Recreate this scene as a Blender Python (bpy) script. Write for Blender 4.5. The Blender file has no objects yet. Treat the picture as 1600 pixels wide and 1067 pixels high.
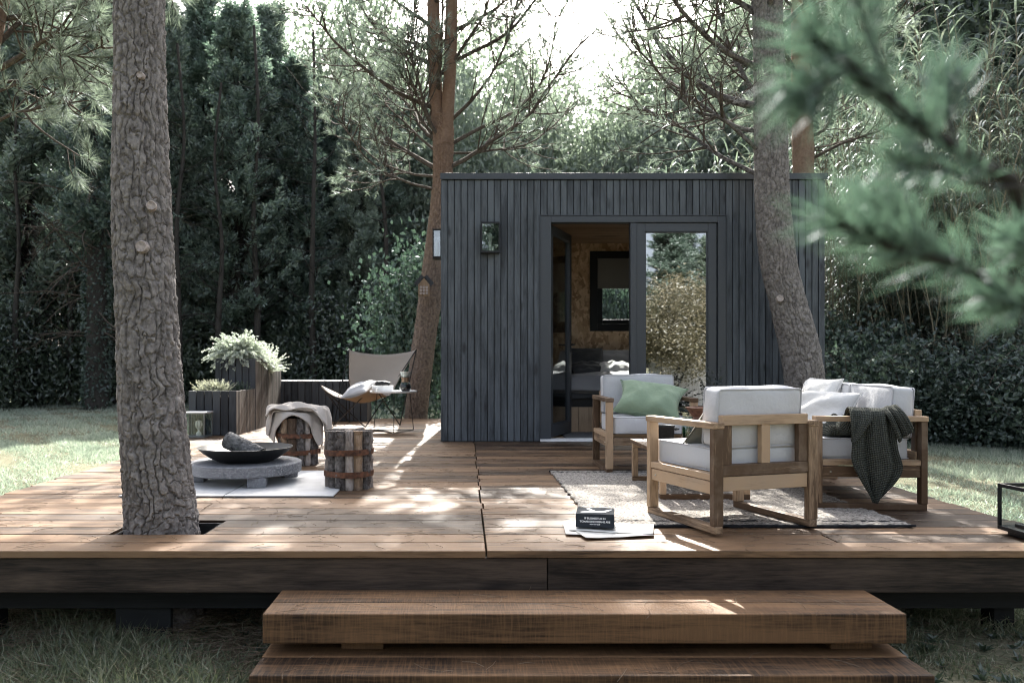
import bpy, bmesh, math, random
import numpy as np
from mathutils import Vector, Matrix, Euler
R = math.radians
C = bpy.context.scene.collection
SC = bpy.context.scene

# ------------------------------------------------------------------ camera, sky, sun, exposure
FPX, CX, CY, H = 1250.0, 725.0, 570.0, 0.82      # focal length / principal point in photograph pixels, eye height over the deck
cam = bpy.data.cameras.new('camera')
cam.sensor_width = 36.0
cam.lens = FPX / 1600 * 36
cam.shift_x = (800 - CX) / 1600
cam.shift_y = (CY - 533.5) / 1600
cam.clip_start = 0.05
cam.clip_end = 600
cam.dof.use_dof = True
cam.dof.focus_distance = 4.7
cam.dof.aperture_fstop = 2.8
cam_o = bpy.data.objects.new('camera', cam)
C.objects.link(cam_o)
cam_o.location = (0, 0, H)
cam_o.rotation_euler = (R(90), 0, 0)
SC.camera = cam_o

SUN_EL, SUN_AZ = 42.0, 4.0
world = bpy.data.worlds.new('World')
SC.world = world
world.use_nodes = True
nt = world.node_tree
sky = nt.nodes.new('ShaderNodeTexSky')
sky.sky_type = 'NISHITA'
sky.sun_disc = False
sky.sun_elevation = R(SUN_EL)
sky.sun_rotation = R(SUN_AZ)
sky.air_density = 0.8
sky.dust_density = 6.0
sky.ozone_density = 0.2
bg = nt.nodes['Background']
hs = nt.nodes.new('ShaderNodeHueSaturation')            # thin high haze: the blue is pale
hs.inputs['Saturation'].default_value = 0.5
nt.links.new(sky.outputs[0], hs.inputs['Color'])
nt.links.new(hs.outputs[0], bg.inputs[0])
bg.inputs[1].default_value = 0.135
sun = bpy.data.lights.new('sun', 'SUN')
sun.energy = 4.8
sun.angle = R(0.5)
sun.color = (1.0, 0.95, 0.87)
sun_o = bpy.data.objects.new('sun', sun)
C.objects.link(sun_o)
_a, _e = R(SUN_AZ), R(SUN_EL)
_s = Vector((math.sin(_a) * math.cos(_e), math.cos(_a) * math.cos(_e), math.sin(_e)))
sun_o.rotation_euler = (-_s).to_track_quat('-Z', 'Y').to_euler()
SC.view_settings.view_transform = 'Standard'
SC.view_settings.look = 'None'
SC.view_settings.gamma = 1.0
SC.view_settings.use_curve_mapping = False
SC.view_settings.exposure = 2.05
SC.render.engine = 'CYCLES'
SC.cycles.max_bounces = 7
SC.cycles.diffuse_bounces = 4
SC.cycles.glossy_bounces = 3
SC.cycles.transmission_bounces = 4
SC.cycles.transparent_max_bounces = 28
SC.cycles.caustics_reflective = False
SC.cycles.caustics_refractive = False
SC.cycles.use_denoising = True
SC.cycles.denoising_prefilter = 'ACCURATE'
SC.cycles.filter_width = 1.0
SC.cycles.use_adaptive_sampling = True
SC.cycles.adaptive_threshold = 0.02
SC.cycles.sample_clamp_indirect = 6.0


def W(px, py, Y):
    """The point of the place that stands Y metres in front of the photographer and shows at that pixel (used to survey positions)."""
    return Vector(((px - CX) * Y / FPX, Y, H - (py - CY) * Y / FPX))


# ------------------------------------------------------------------ materials
class N:
    def __init__(self, name):
        self.m = bpy.data.materials.new(name)
        self.m.use_nodes = True
        self.t = self.m.node_tree
        self.t.nodes.clear()
        self.out = self.t.nodes.new('ShaderNodeOutputMaterial')

    def n(self, typ, ins=None, **kw):
        d = self.t.nodes.new('ShaderNode' + typ)
        for k, v in kw.items():
            setattr(d, k, v)
        for k, v in (ins or {}).items():
            s = d.inputs[k]
            if isinstance(v, bpy.types.NodeSocket):
                self.t.links.new(v, s)
            else:
                s.default_value = v
        return d

    def math(self, op, a, b=0.0, c=0.0, clamp=False):
        d = self.n('Math', {0: a, 1: b, 2: c}, operation=op, use_clamp=clamp)
        return d.outputs[0]

    def ramp(self, fac, stops, interp='LINEAR'):
        d = self.n('ValToRGB', {0: fac})
        cr = d.color_ramp
        cr.interpolation = interp
        while len(cr.elements) < len(stops):
            cr.elements.new(0.5)
        for e, (p, c) in zip(cr.elements, stops):
            e.position = p
            e.color = (*c, 1) if len(c) == 3 else c
        return d.outputs[0]

    def mix(self, fac, a, b, blend='MIX'):
        d = self.n('Mix', data_type='RGBA', blend_type=blend)
        for i, v in ((0, fac), (6, a), (7, b)):
            if isinstance(v, bpy.types.NodeSocket):
                self.t.links.new(v, d.inputs[i])
            else:
                d.inputs[i].default_value = v if i == 0 else ((*v, 1) if len(v) == 3 else v)
        return d.outputs[2]

    def bump(self, h, strength=0.3, dist=0.01, normal=None):
        ins = {'Height': h, 'Strength': strength, 'Distance': dist}
        if normal is not None:
            ins['Normal'] = normal
        return self.n('Bump', ins).outputs[0]

    def bsdf(self, col, rough=0.6, normal=None, spec=0.35, **kw):
        ins = {'Roughness': rough, 'Specular IOR Level': spec}
        ins['Base Color'] = col if isinstance(col, bpy.types.NodeSocket) else (*col, 1)
        if normal is not None:
            ins['Normal'] = normal
        ins.update(kw)
        d = self.n('BsdfPrincipled', ins)
        return d.outputs[0]

    def done(self, sh):
        self.t.links.new(sh, self.out.inputs[0])
        return self.m


def coords(k, world_pos, axis, s_long, s_cross):
    src = k.n('NewGeometry').outputs['Position'] if world_pos else k.n('TexCoord').outputs['Object']
    rnd = k.n('ObjectInfo').outputs['Random']
    off = k.n('VectorMath', {0: (31.7, 17.3, 47.9), 'Scale': rnd}, operation='SCALE').outputs[0]
    v = k.n('VectorMath', {0: src, 1: off}, operation='ADD').outputs[0]
    sc = [s_cross] * 3
    sc[axis] = s_long
    return k.n('VectorMath', {0: v, 1: tuple(sc)}, operation='MULTIPLY').outputs[0], v, rnd


def wood(name, dark, light, axis=0, fine=1.0, knots=0.0, rough=0.6, world_pos=False, var=0.25, bump=0.25, knot_col=(0.02, 0.013, 0.01),
         saw=False, flat=None, patches=0.0, patch_col=(0.4, 0.33, 0.28), spec=0.3):
    k = N(name)
    v, raw, rnd = coords(k, world_pos, axis, 1.6 * fine, 22 * fine)
    n1 = k.n('TexNoise', {'Vector': v, 'Scale': 1.0, 'Detail': 6.0, 'Roughness': 0.62, 'Distortion': 0.6}).outputs[0]
    v2 = k.n('VectorMath', {0: v, 1: (2.3, 2.3, 2.3)}, operation='MULTIPLY').outputs[0]
    n2 = k.n('TexNoise', {'Vector': v2, 'Scale': 3.0, 'Detail': 4.0, 'Roughness': 0.6}).outputs[0]
    n3 = k.n('TexNoise', {'Vector': raw, 'Scale': 1.7, 'Detail': 3.0}).outputs[0]
    f = k.math('ADD', k.math('MULTIPLY', n1, 0.65), k.math('MULTIPLY', n2, 0.42))
    f = k.math('ADD', f, k.math('MULTIPLY', k.math('SUBTRACT', n3, 0.5), 0.5))
    f = k.math('ADD', f, k.math('MULTIPLY', k.math('SUBTRACT', rnd, 0.5), var))
    col = k.ramp(f, [(0.38, dark), (0.65, light)])
    h = f
    if patches:
        n4 = k.n('TexNoise', {'Vector': raw, 'Scale': 2.6, 'Detail': 5.0, 'Roughness': 0.65}).outputs[0]
        pf = k.ramp(n4, [(0.52, (0, 0, 0)), (0.72, (1, 1, 1))])
        col = k.mix(k.math('MULTIPLY', pf, patches), col, patch_col)
    if knots:
        sc = [7.0 * knots] * 3
        sc[axis] = 2.2 * knots
        if flat is not None:
            sc[flat] = 0.02
        kv = k.n('VectorMath', {0: raw, 1: tuple(sc)}, operation='MULTIPLY').outputs[0]
        kn = k.n('TexNoise', {'Vector': kv, 'Scale': 2.0, 'Detail': 2.0}).outputs['Color']
        kv2 = k.n('VectorMath', {0: kn, 1: (0.35, 0.35, 0.35)}, operation='MULTIPLY').outputs[0]
        kv = k.n('VectorMath', {0: kv, 1: kv2}, operation='ADD').outputs[0]
        vo = k.n('TexVoronoi', {'Vector': kv, 'Scale': 1.0, 'Randomness': 1.0})
        kf = k.ramp(vo.outputs['Distance'], [(0.07, (1, 1, 1)), (0.2, (0, 0, 0))])
        col = k.mix(k.math('MULTIPLY', kf, 0.85), col, knot_col)
    if saw:
        sv = k.n('VectorMath', {0: raw, 1: (170, 10, 10)}, operation='MULTIPLY').outputs[0]
        sn = k.n('TexNoise', {'Vector': sv, 'Scale': 1.0, 'Detail': 2.0}).outputs[0]
        h = k.math('ADD', h, k.math('MULTIPLY', sn, 0.8))
        col = k.mix(k.math('MULTIPLY', k.ramp(sn, [(0.45, (0, 0, 0)), (0.7, (1, 1, 1))]), 0.3), col, (light[0] * 1.7, light[1] * 1.65, light[2] * 1.6))
    rr = k.math('ADD', k.math('MULTIPLY', n2, 0.25), rough - 0.12)
    return k.done(k.bsdf(col, rr, k.bump(h, bump, 0.004), spec))


def plain(name, col, rough=0.5, metal=0.0, noise=0.12, scale=20, bump=0.0, spec=0.4):
    k = N(name)
    p = k.n('TexCoord').outputs['Object']
    n1 = k.n('TexNoise', {'Vector': p, 'Scale': scale, 'Detail': 5.0}).outputs[0]
    lo = tuple(c * (1 - noise * 1.5) for c in col)
    hi = tuple(min(1, c * (1 + noise * 1.5)) for c in col)
    c = k.ramp(n1, [(0.3, lo), (0.7, hi)])
    nm = k.bump(n1, bump, 0.003) if bump else None
    return k.done(k.bsdf(c, k.math('ADD', rough - 0.06, k.math('MULTIPLY', n1, 0.12)), nm, spec, Metallic=metal))


def fabric(name, col, weave=900, wr=0.35, rough=0.9, wob=0.08):
    k = N(name)
    p = k.n('TexCoord').outputs['Object']
    n0 = k.n('TexNoise', {'Vector': p, 'Scale': 7.0, 'Detail': 4.0, 'Roughness': 0.6}).outputs[0]
    n1 = k.n('TexNoise', {'Vector': p, 'Scale': weave, 'Detail': 2.0}).outputs[0]
    c = k.ramp(n1, [(0.3, tuple(x * 0.86 for x in col)), (0.7, tuple(min(1, x * 1.08) for x in col))])
    c = k.mix(k.math('MULTIPLY', n0, wob * 2), c, tuple(x * 0.72 for x in col))
    b1 = k.bump(n1, 0.2, 0.002)
    b2 = k.bump(n0, wr, 0.03, b1)
    return k.done(k.bsdf(c, rough, b2, 0.15, **{'Sheen Weight': 0.15}))


def leaf(name, c1, c2, trans=0.45, gloss=0.06, hue=None, rough=0.45, patch=0.6):
    """Two-sided leaf: diffuse + translucent + a waxy reflection; every leaf has its own tone, and clumps differ in age."""
    k = N(name)
    g = k.n('NewGeometry')
    isl = g.outputs['Random Per Island']
    n = k.n('TexNoise', {'Vector': g.outputs['Position'], 'Scale': patch, 'Detail': 3.0}).outputs[0]
    ob = k.n('ObjectInfo').outputs['Random']
    f = k.math('ADD', k.math('MULTIPLY', isl, 0.5), k.math('MULTIPLY', n, 0.5))
    f = k.math('ADD', f, k.math('MULTIPLY', k.math('SUBTRACT', ob, 0.5), 0.35))
    col = k.ramp(f, [(0.2, c1), (0.8, c2)] if hue is None else [(0.15, c1), (0.62, c2), (0.95, hue)])
    d = k.n('BsdfDiffuse', {'Color': col}).outputs[0]
    tcol = k.mix(1.0, col, (1.05, 1.15, 1.02), 'MULTIPLY')
    t = k.n('BsdfTranslucent', {'Color': tcol}).outputs[0]
    m1 = k.n('MixShader', {0: trans, 1: d, 2: t}).outputs[0]
    gl = k.n('BsdfGlossy', {'Color': (0.9, 0.95, 1, 1), 'Roughness': rough}).outputs[0]
    return k.done(k.n('MixShader', {0: gloss, 1: m1, 2: gl}).outputs[0])


def glass(name, refl=0.12, tint=(0.9, 0.93, 0.93), rough=0.0):
    k = N(name)
    lw = k.math('POWER', k.n('LayerWeight', {'Blend': 0.5}).outputs['Facing'], 5.0)
    f = k.math('ADD', k.math('MULTIPLY', lw, 1.0 - refl), refl, clamp=True)
    tr = k.n('BsdfTransparent', {'Color': (*tint, 1)}).outputs[0]
    gl = k.n('BsdfGlossy', {'Color': (0.95, 0.97, 1, 1), 'Roughness': rough}).outputs[0]
    return k.done(k.n('MixShader', {0: f, 1: tr, 2: gl}).outputs[0])


M = {}
M['deck'] = wood('deck_wood', (0.028, 0.0145, 0.007), (0.20, 0.12, 0.065), 0, 1.0, 0.8, 0.52, True, 0.34, 0.5, patches=0.3, patch_col=(0.26, 0.18, 0.118), flat=2, spec=0.4)
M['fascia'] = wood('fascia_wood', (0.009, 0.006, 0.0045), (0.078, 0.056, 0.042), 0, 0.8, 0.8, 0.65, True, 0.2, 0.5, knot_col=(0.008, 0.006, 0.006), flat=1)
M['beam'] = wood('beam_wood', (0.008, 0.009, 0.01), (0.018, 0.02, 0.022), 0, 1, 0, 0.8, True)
M['step'] = wood('step_timber', (0.016, 0.008, 0.0035), (0.15, 0.083, 0.04), 0, 0.8, 0.5, 0.7, True, 0.2, 0.4, saw=True)
M['clad'] = wood('cladding_wood', (0.025, 0.031, 0.038), (0.088, 0.103, 0.119), 2, 0.9, 1.1, 0.6, True, 0.12, 0.7, knot_col=(0.011, 0.013, 0.017), spec=0.45, flat=1)
M['plank_dark'] = wood('planter_wood', (0.022, 0.025, 0.03), (0.06, 0.066, 0.075), 2, 0.9, 0.7, 0.7, True, 0.3, 0.5, knot_col=(0.012, 0.013, 0.016))
M['plank_sunlit'] = wood('planter_wood_sunlit', (0.06, 0.055, 0.052), (0.17, 0.155, 0.14), 2, 0.9, 0.5, 0.75, True, 0.3, 0.5)  # lighter copy of the planter wood: raking sun painted on the right sides
for i, ax in enumerate('xyz'):
    M['teak_' + ax] = wood('acacia_' + ax, (0.085, 0.05, 0.028), (0.40, 0.28, 0.18), i, 1.6, 0.25, 0.55, False, 0.6, 0.2, patches=0.45, patch_col=(0.36, 0.29, 0.225), knot_col=(0.07, 0.04, 0.02))
M['pale_wood'] = wood('pale_floor_wood', (0.22, 0.15, 0.095), (0.42, 0.31, 0.21), 2, 0.6, 0, 0.6, True)
M['ceil_wood'] = wood('ceiling_wood', (0.26, 0.16, 0.09), (0.42, 0.28, 0.17), 0, 0.6, 0.4, 0.6, True)
M['metal'] = plain('dark_frame_metal', (0.036, 0.043, 0.052), 0.42, 0.0, 0.06, 60, 0.0, 0.5)
M['black'] = plain('black_steel', (0.012, 0.013, 0.015), 0.4, 0.3, 0.1, 60, 0.05)
M['iron'] = plain('black_iron', (0.014, 0.016, 0.018), 0.5, 0.2, 0.3, 60, 0.12)
M['granite'] = None
M['rust'] = plain('rusty_leather', (0.10, 0.042, 0.022), 0.7, 0.0, 0.45, 40, 0.3)
M['cush'] = fabric('light_grey_canvas', (0.54, 0.548, 0.57), 900, 0.3)
M['pipe'] = fabric('light_grey_piping', (0.46, 0.465, 0.49), 900, 0.1)
M['green_f'] = fabric('sage_green_linen', (0.23, 0.31, 0.215), 700, 0.45)
M['white_f'] = fabric('white_linen', (0.66, 0.658, 0.645), 800, 0.4)
M['stripe_f'] = fabric('dark_stripe_fabric', (0.2, 0.19, 0.18), 800, 0.2)
M['grey_f'] = fabric('grey_green_velvet', (0.13, 0.13, 0.11), 600, 0.4)
M['beige_f'] = fabric('beige_canvas', (0.34, 0.30, 0.265), 800, 0.25)
M['wool_f'] = fabric('oatmeal_wool', (0.47, 0.43, 0.395), 260, 0.5)
M['bed_f'] = fabric('charcoal_bedding', (0.075, 0.077, 0.08), 500, 0.6)
M['bed_g'] = fabric('grey_bedding', (0.30, 0.30, 0.31), 500, 0.6)
M['osb'] = None
M['white'] = plain('white_paint', (0.72, 0.73, 0.74), 0.55, 0, 0.08, 8)
M['pale_stone'] = plain('pale_stone', (0.50, 0.51, 0.52), 0.55, 0, 0.07, 9, 0.1)
M['paper'] = plain('paper', (0.68, 0.67, 0.63), 0.7, 0, 0.06, 30)
M['book'] = plain('dark_book_cover', (0.028, 0.034, 0.042), 0.85, 0, 0.1, 40, 0, 0.15)
M['print'] = plain('white_print', (0.75, 0.76, 0.78), 0.6, 0, 0.03, 40)
M['terra'] = plain('terracotta', (0.16, 0.085, 0.06), 0.75, 0, 0.25, 30, 0.2)
M['soil'] = plain('soil', (0.035, 0.026, 0.02), 0.95, 0, 0.4, 30, 0.5)
M['bulb'] = plain('pale_bulb_glass', (0.72, 0.70, 0.62), 0.25, 0, 0.05, 10)
M['glass'] = glass('clear_glass', 0.025)
M['lamp_glass'] = glass('lamp_glass', 0.16, (0.7, 0.73, 0.73))
M['door_glass'] = glass('door_glass', 0.36, (0.35, 0.38, 0.38))
M['leaf_glass'] = glass('open_leaf_glass', 0.10, (0.55, 0.58, 0.58))
M['green_glass'] = glass('green_glass', 0.12, (0.36, 0.52, 0.42))
M['coffee'] = plain('dark_coffee', (0.012, 0.007, 0.005), 0.08, 0, 0.05, 10)
M['blind'] = fabric('grey_roller_blind', (0.23, 0.225, 0.21), 500, 0.0)
M['scar'] = plain('pale_cut_wood', (0.33, 0.285, 0.265), 0.8, 0, 0.25, 55, 0.3)
M['cane'] = wood('cane', (0.10, 0.09, 0.06), (0.25, 0.22, 0.15), 2, 1, 0, 0.5, True)
M['con_a'] = leaf('conifer_needles', (0.045, 0.078, 0.063), (0.18, 0.245, 0.20), 0.45, 0.08, (0.40, 0.47, 0.40), patch=1.5)  # palest tone, here and in the next, paints sunlit sparkle into the hedge
M['con_b'] = leaf('conifer_needles_pale', (0.07, 0.105, 0.085), (0.25, 0.31, 0.255), 0.45, 0.08, (0.50, 0.55, 0.47), patch=1.5)
M['pine_n'] = leaf('pine_needles', (0.10, 0.13, 0.105), (0.28, 0.325, 0.26), 0.5, 0.10)
M['pine_fg'] = leaf('fresh_pine_needles', (0.045, 0.082, 0.062), (0.125, 0.195, 0.148), 0.45, 0.06)
M['broad'] = leaf('broad_leaves', (0.035, 0.058, 0.036), (0.105, 0.14, 0.085), 0.45, 0.08)
M['bright'] = leaf('bright_leaves', (0.15, 0.185, 0.145), (0.35, 0.40, 0.325), 0.55, 0.06)
M['bramble'] = leaf('bramble_leaves', (0.026, 0.047, 0.036), (0.115, 0.158, 0.12), 0.35, 0.06)
M['reed_l'] = leaf('reed_blades', (0.07, 0.10, 0.08), (0.22, 0.262, 0.205), 0.45, 0.12, (0.35, 0.345, 0.28))
M['fresh'] = leaf('fresh_green_leaves', (0.028, 0.055, 0.04), (0.085, 0.135, 0.098), 0.22, 0.06)
M['gold'] = leaf('golden_leaves', (0.08, 0.075, 0.04), (0.27, 0.235, 0.15), 0.4, 0.08)
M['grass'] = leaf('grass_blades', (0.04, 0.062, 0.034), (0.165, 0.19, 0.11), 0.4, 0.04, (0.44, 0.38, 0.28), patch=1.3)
M['lawn'] = leaf('sunlit_dry_lawn_blades', (0.10, 0.14, 0.105), (0.36, 0.41, 0.34), 0.45, 0.04, (0.62, 0.60, 0.53), patch=1.3)  # dry tone, lifted above the shaded front grass to paint in sunlight
M['fern_pale'] = leaf('silver_fern', (0.42, 0.45, 0.40), (0.74, 0.76, 0.70), 0.4, 0.05)
M['cream_l'] = leaf('cream_heather', (0.45, 0.44, 0.36), (0.70, 0.69, 0.58), 0.4, 0.03)
M['fern_dark'] = leaf('dark_fern', (0.018, 0.024, 0.02), (0.05, 0.06, 0.045), 0.25, 0.05)
M['litter'] = leaf('dry_needles', (0.10, 0.07, 0.045), (0.36, 0.29, 0.21), 0.1, 0.04)


def mk_bark(name, lo, hi, red=(0.2, 0.1, 0.06), redf=0.0):
    k = N(name)
    p = k.n('TexCoord').outputs['Object']
    at = k.n('Attribute', attribute_name='tint').outputs['Fac']
    n1 = k.n('TexNoise', {'Vector': p, 'Scale': 28.0, 'Detail': 6.0, 'Roughness': 0.65}).outputs[0]
    n2 = k.n('TexNoise', {'Vector': p, 'Scale': 3.0, 'Detail': 3.0}).outputs[0]
    f = k.math('ADD', k.math('MULTIPLY', n1, 0.8), k.math('MULTIPLY', at, 0.2))
    c = k.ramp(f, [(0.28, lo), (0.68, hi)])
    if redf:
        zz = k.n('SeparateXYZ', {0: p}).outputs[2]
        up = k.math('MULTIPLY', k.math('SUBTRACT', zz, 2.2), 0.35, clamp=True)
        c = k.mix(k.math('MULTIPLY', k.math('MULTIPLY', up, redf), k.math('ADD', 0.35, n2)), c, red)
    n3 = k.n('TexNoise', {'Vector': p, 'Scale': 120.0, 'Detail': 3.0}).outputs[0]
    nm = k.bump(n3, 0.35, 0.003, k.bump(n1, 0.55, 0.012))
    return k.done(k.bsdf(c, 0.9, nm, 0.12))


M['bark'] = mk_bark('grey_pine_bark', (0.03, 0.026, 0.024), (0.27, 0.25, 0.238))
M['bark_red'] = mk_bark('reddish_pine_bark', (0.06, 0.046, 0.04), (0.24, 0.185, 0.15), (0.25, 0.145, 0.09), 0.6)
M['bark_dark'] = mk_bark('dark_bark', (0.02, 0.019, 0.018), (0.062, 0.057, 0.052))
M['twig'] = mk_bark('twig_bark', (0.05, 0.042, 0.036), (0.17, 0.14, 0.115))


def mk_granite():
    k = N('speckled_granite')
    p = k.n('TexCoord').outputs['Object']
    v = k.n('TexVoronoi', {'Vector': p, 'Scale': 230.0}).outputs['Color']
    s = k.n('SeparateColor', {0: v}).outputs[0]
    c = k.ramp(s, [(0.0, (0.06, 0.065, 0.075)), (0.45, (0.16, 0.17, 0.19)), (0.85, (0.24, 0.25, 0.27)), (1.0, (0.48, 0.48, 0.5))])
    return k.done(k.bsdf(c, 0.75, k.bump(s, 0.25, 0.002), 0.3))


M['granite'] = mk_granite()


def mk_osb():
    k = N('osb_strand_board')
    p = k.n('TexCoord').outputs['Object']
    nz = k.n('TexNoise', {'Vector': p, 'Scale': 9.0, 'Detail': 2.0}).outputs['Color']
    v = k.n('VectorMath', {0: p, 1: k.n('VectorMath', {0: nz, 1: (0.16, 0.16, 0.16)}, operation='MULTIPLY').outputs[0]}, operation='ADD').outputs[0]
    v = k.n('VectorMath', {0: v, 1: (26, 26, 11)}, operation='MULTIPLY').outputs[0]
    vo = k.n('TexVoronoi', {'Vector': v, 'Scale': 1.0})
    s = k.n('SeparateColor', {0: vo.outputs['Color']}).outputs[0]
    n2 = k.n('TexNoise', {'Vector': p, 'Scale': 45.0, 'Detail': 4.0}).outputs[0]
    f = k.math('ADD', k.math('MULTIPLY', s, 0.7), k.math('MULTIPLY', n2, 0.35))
    c = k.ramp(f, [(0.1, (0.30, 0.18, 0.095)), (0.5, (0.58, 0.39, 0.23)), (0.95, (0.84, 0.66, 0.44))])
    return k.done(k.bsdf(c, 0.55, k.bump(f, 0.2, 0.004), 0.35))


M['osb'] = mk_osb()


def mk_rug(name='woven_rug'):
    k = N(name)
    p = k.n('TexCoord').outputs['Object']
    v = k.n('VectorMath', {0: p, 1: (60, 190, 60)}, operation='MULTIPLY').outputs[0]
    n1 = k.n('TexNoise', {'Vector': v, 'Scale': 1.0, 'Detail': 3.0, 'Roughness': 0.7}).outputs[0]
    n2 = k.n('TexNoise', {'Vector': p, 'Scale': 90.0, 'Detail': 2.0}).outputs[0]
    c = k.ramp(n1, [(0.38, (0.04, 0.037, 0.035)), (0.50, (0.30, 0.28, 0.255)), (0.72, (0.56, 0.53, 0.49))])
    y = k.n('SeparateXYZ', {0: p}).outputs[1]
    y = k.math('ADD', y, k.math('MULTIPLY', k.math('SUBTRACT', n2, 0.5), 0.014))

    def band(a, b):
        return k.math('MULTIPLY', k.math('GREATER_THAN', y, a), k.math('LESS_THAN', y, b))
    st = k.math('ADD', band(-0.01, 0.03), k.math('ADD', band(0.115, 0.135), k.math('ADD', band(2.0, 2.02), band(2.09, 2.2))))
    c = k.mix(st, c, (0.02, 0.021, 0.024))
    return k.done(k.bsdf(c, 0.95, k.bump(n1, 0.8, 0.008), 0.1))


M['rug'] = mk_rug()


def mk_knit():
    k = N('dark_green_waffle_knit')
    uv = k.n('TexCoord').outputs['UV']
    s = k.n('SeparateXYZ', {0: uv})
    a = k.math('SINE', k.math('MULTIPLY', k.math('ADD', s.outputs[0], s.outputs[1]), 300.0))
    b = k.math('SINE', k.math('MULTIPLY', k.math('SUBTRACT', s.outputs[0], s.outputs[1]), 300.0))
    h = k.math('MULTIPLY', a, b)
    h = k.math('ADD', k.math('MULTIPLY', h, 0.5), 0.5)
    p = k.n('TexCoord').outputs['Object']
    n = k.n('TexNoise', {'Vector': p, 'Scale': 300.0, 'Detail': 2.0}).outputs[0]
    c = k.ramp(k.math('ADD', k.math('MULTIPLY', h, 0.6), k.math('MULTIPLY', n, 0.4)), [(0.2, (0.03, 0.035, 0.03)), (0.8, (0.115, 0.122, 0.108))])
    return k.done(k.bsdf(c, 0.95, k.bump(h, 0.9, 0.012), 0.1))


M['knit'] = mk_knit()


def mk_ground():
    k = N('lawn_soil')
    p = k.n('NewGeometry').outputs['Position']
    n1 = k.n('TexNoise', {'Vector': p, 'Scale': 1.2, 'Detail': 6.0}).outputs[0]
    n2 = k.n('TexNoise', {'Vector': p, 'Scale': 45.0, 'Detail': 4.0}).outputs[0]
    f = k.math('ADD', k.math('MULTIPLY', n1, 0.5), k.math('MULTIPLY', n2, 0.5))
    c = k.ramp(f, [(0.3, (0.03, 0.034, 0.022)), (0.5, (0.13, 0.13, 0.085)), (0.72, (0.26, 0.235, 0.17))])
    return k.done(k.bsdf(c, 0.95, k.bump(n2, 0.6, 0.02), 0.1))


M['ground'] = mk_ground()


# ------------------------------------------------------------------ mesh helpers
def link(o, parent=None):
    C.objects.link(o)
    if parent is not None:
        o.parent = parent
    return o


def empty(name, label, cat, loc=(0, 0, 0), rz=0.0, group=None, scale=1.0):
    o = bpy.data.objects.new(name, None)
    o.empty_display_size = 0.1
    o.location = loc
    o.rotation_euler = (0, 0, rz)
    o.scale = (scale,) * 3
    link(o)
    return tag(o, label, cat, group)


def tag(o, label=None, cat=None, group=None, kind=None):
    for k, v in (('label', label), ('category', cat), ('group', group), ('kind', kind)):
        if v:
            o[k] = v
    return o


def np_mesh(name, V, F, uv=None, attr=None, smooth=True):
    """V (n,3) floats, F (m,k) ints: one mesh, written in bulk."""
    V = np.ascontiguousarray(V, dtype=np.float32)
    F = np.ascontiguousarray(F, dtype=np.int32)
    me = bpy.data.meshes.new(name)
    k = F.shape[1]
    me.vertices.add(len(V))
    me.vertices.foreach_set('co', V.ravel())
    me.loops.add(F.size)
    me.loops.foreach_set('vertex_index', F.ravel())
    me.polygons.add(len(F))
    me.polygons.foreach_set('loop_start', np.arange(0, F.size, k, dtype=np.int32))
    if uv is not None:
        l = me.uv_layers.new(name='UVMap')
        l.data.foreach_set('uv', np.ascontiguousarray(uv[F.ravel()], dtype=np.float32).ravel())
    if attr is not None:
        a = me.attributes.new('tint', 'FLOAT', 'POINT')
        a.data.foreach_set('value', np.ascontiguousarray(attr, dtype=np.float32))
    me.polygons.foreach_set('use_smooth', np.full(len(F), smooth, dtype=bool))
    me.update(calc_edges=True)
    return me


def obj(name, me, mat, parent=None, loc=None, bevel=0.0, seg=2):
    o = bpy.data.objects.new(name, me)
    if mat is not None and not me.materials:
        me.materials.append(mat)
    if loc is not None:
        o.location = loc
    if bevel:
        b = o.modifiers.new('edge', 'BEVEL')
        b.width = bevel
        b.segments = seg
        b.limit_method = 'ANGLE'
    return link(o, parent)


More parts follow.
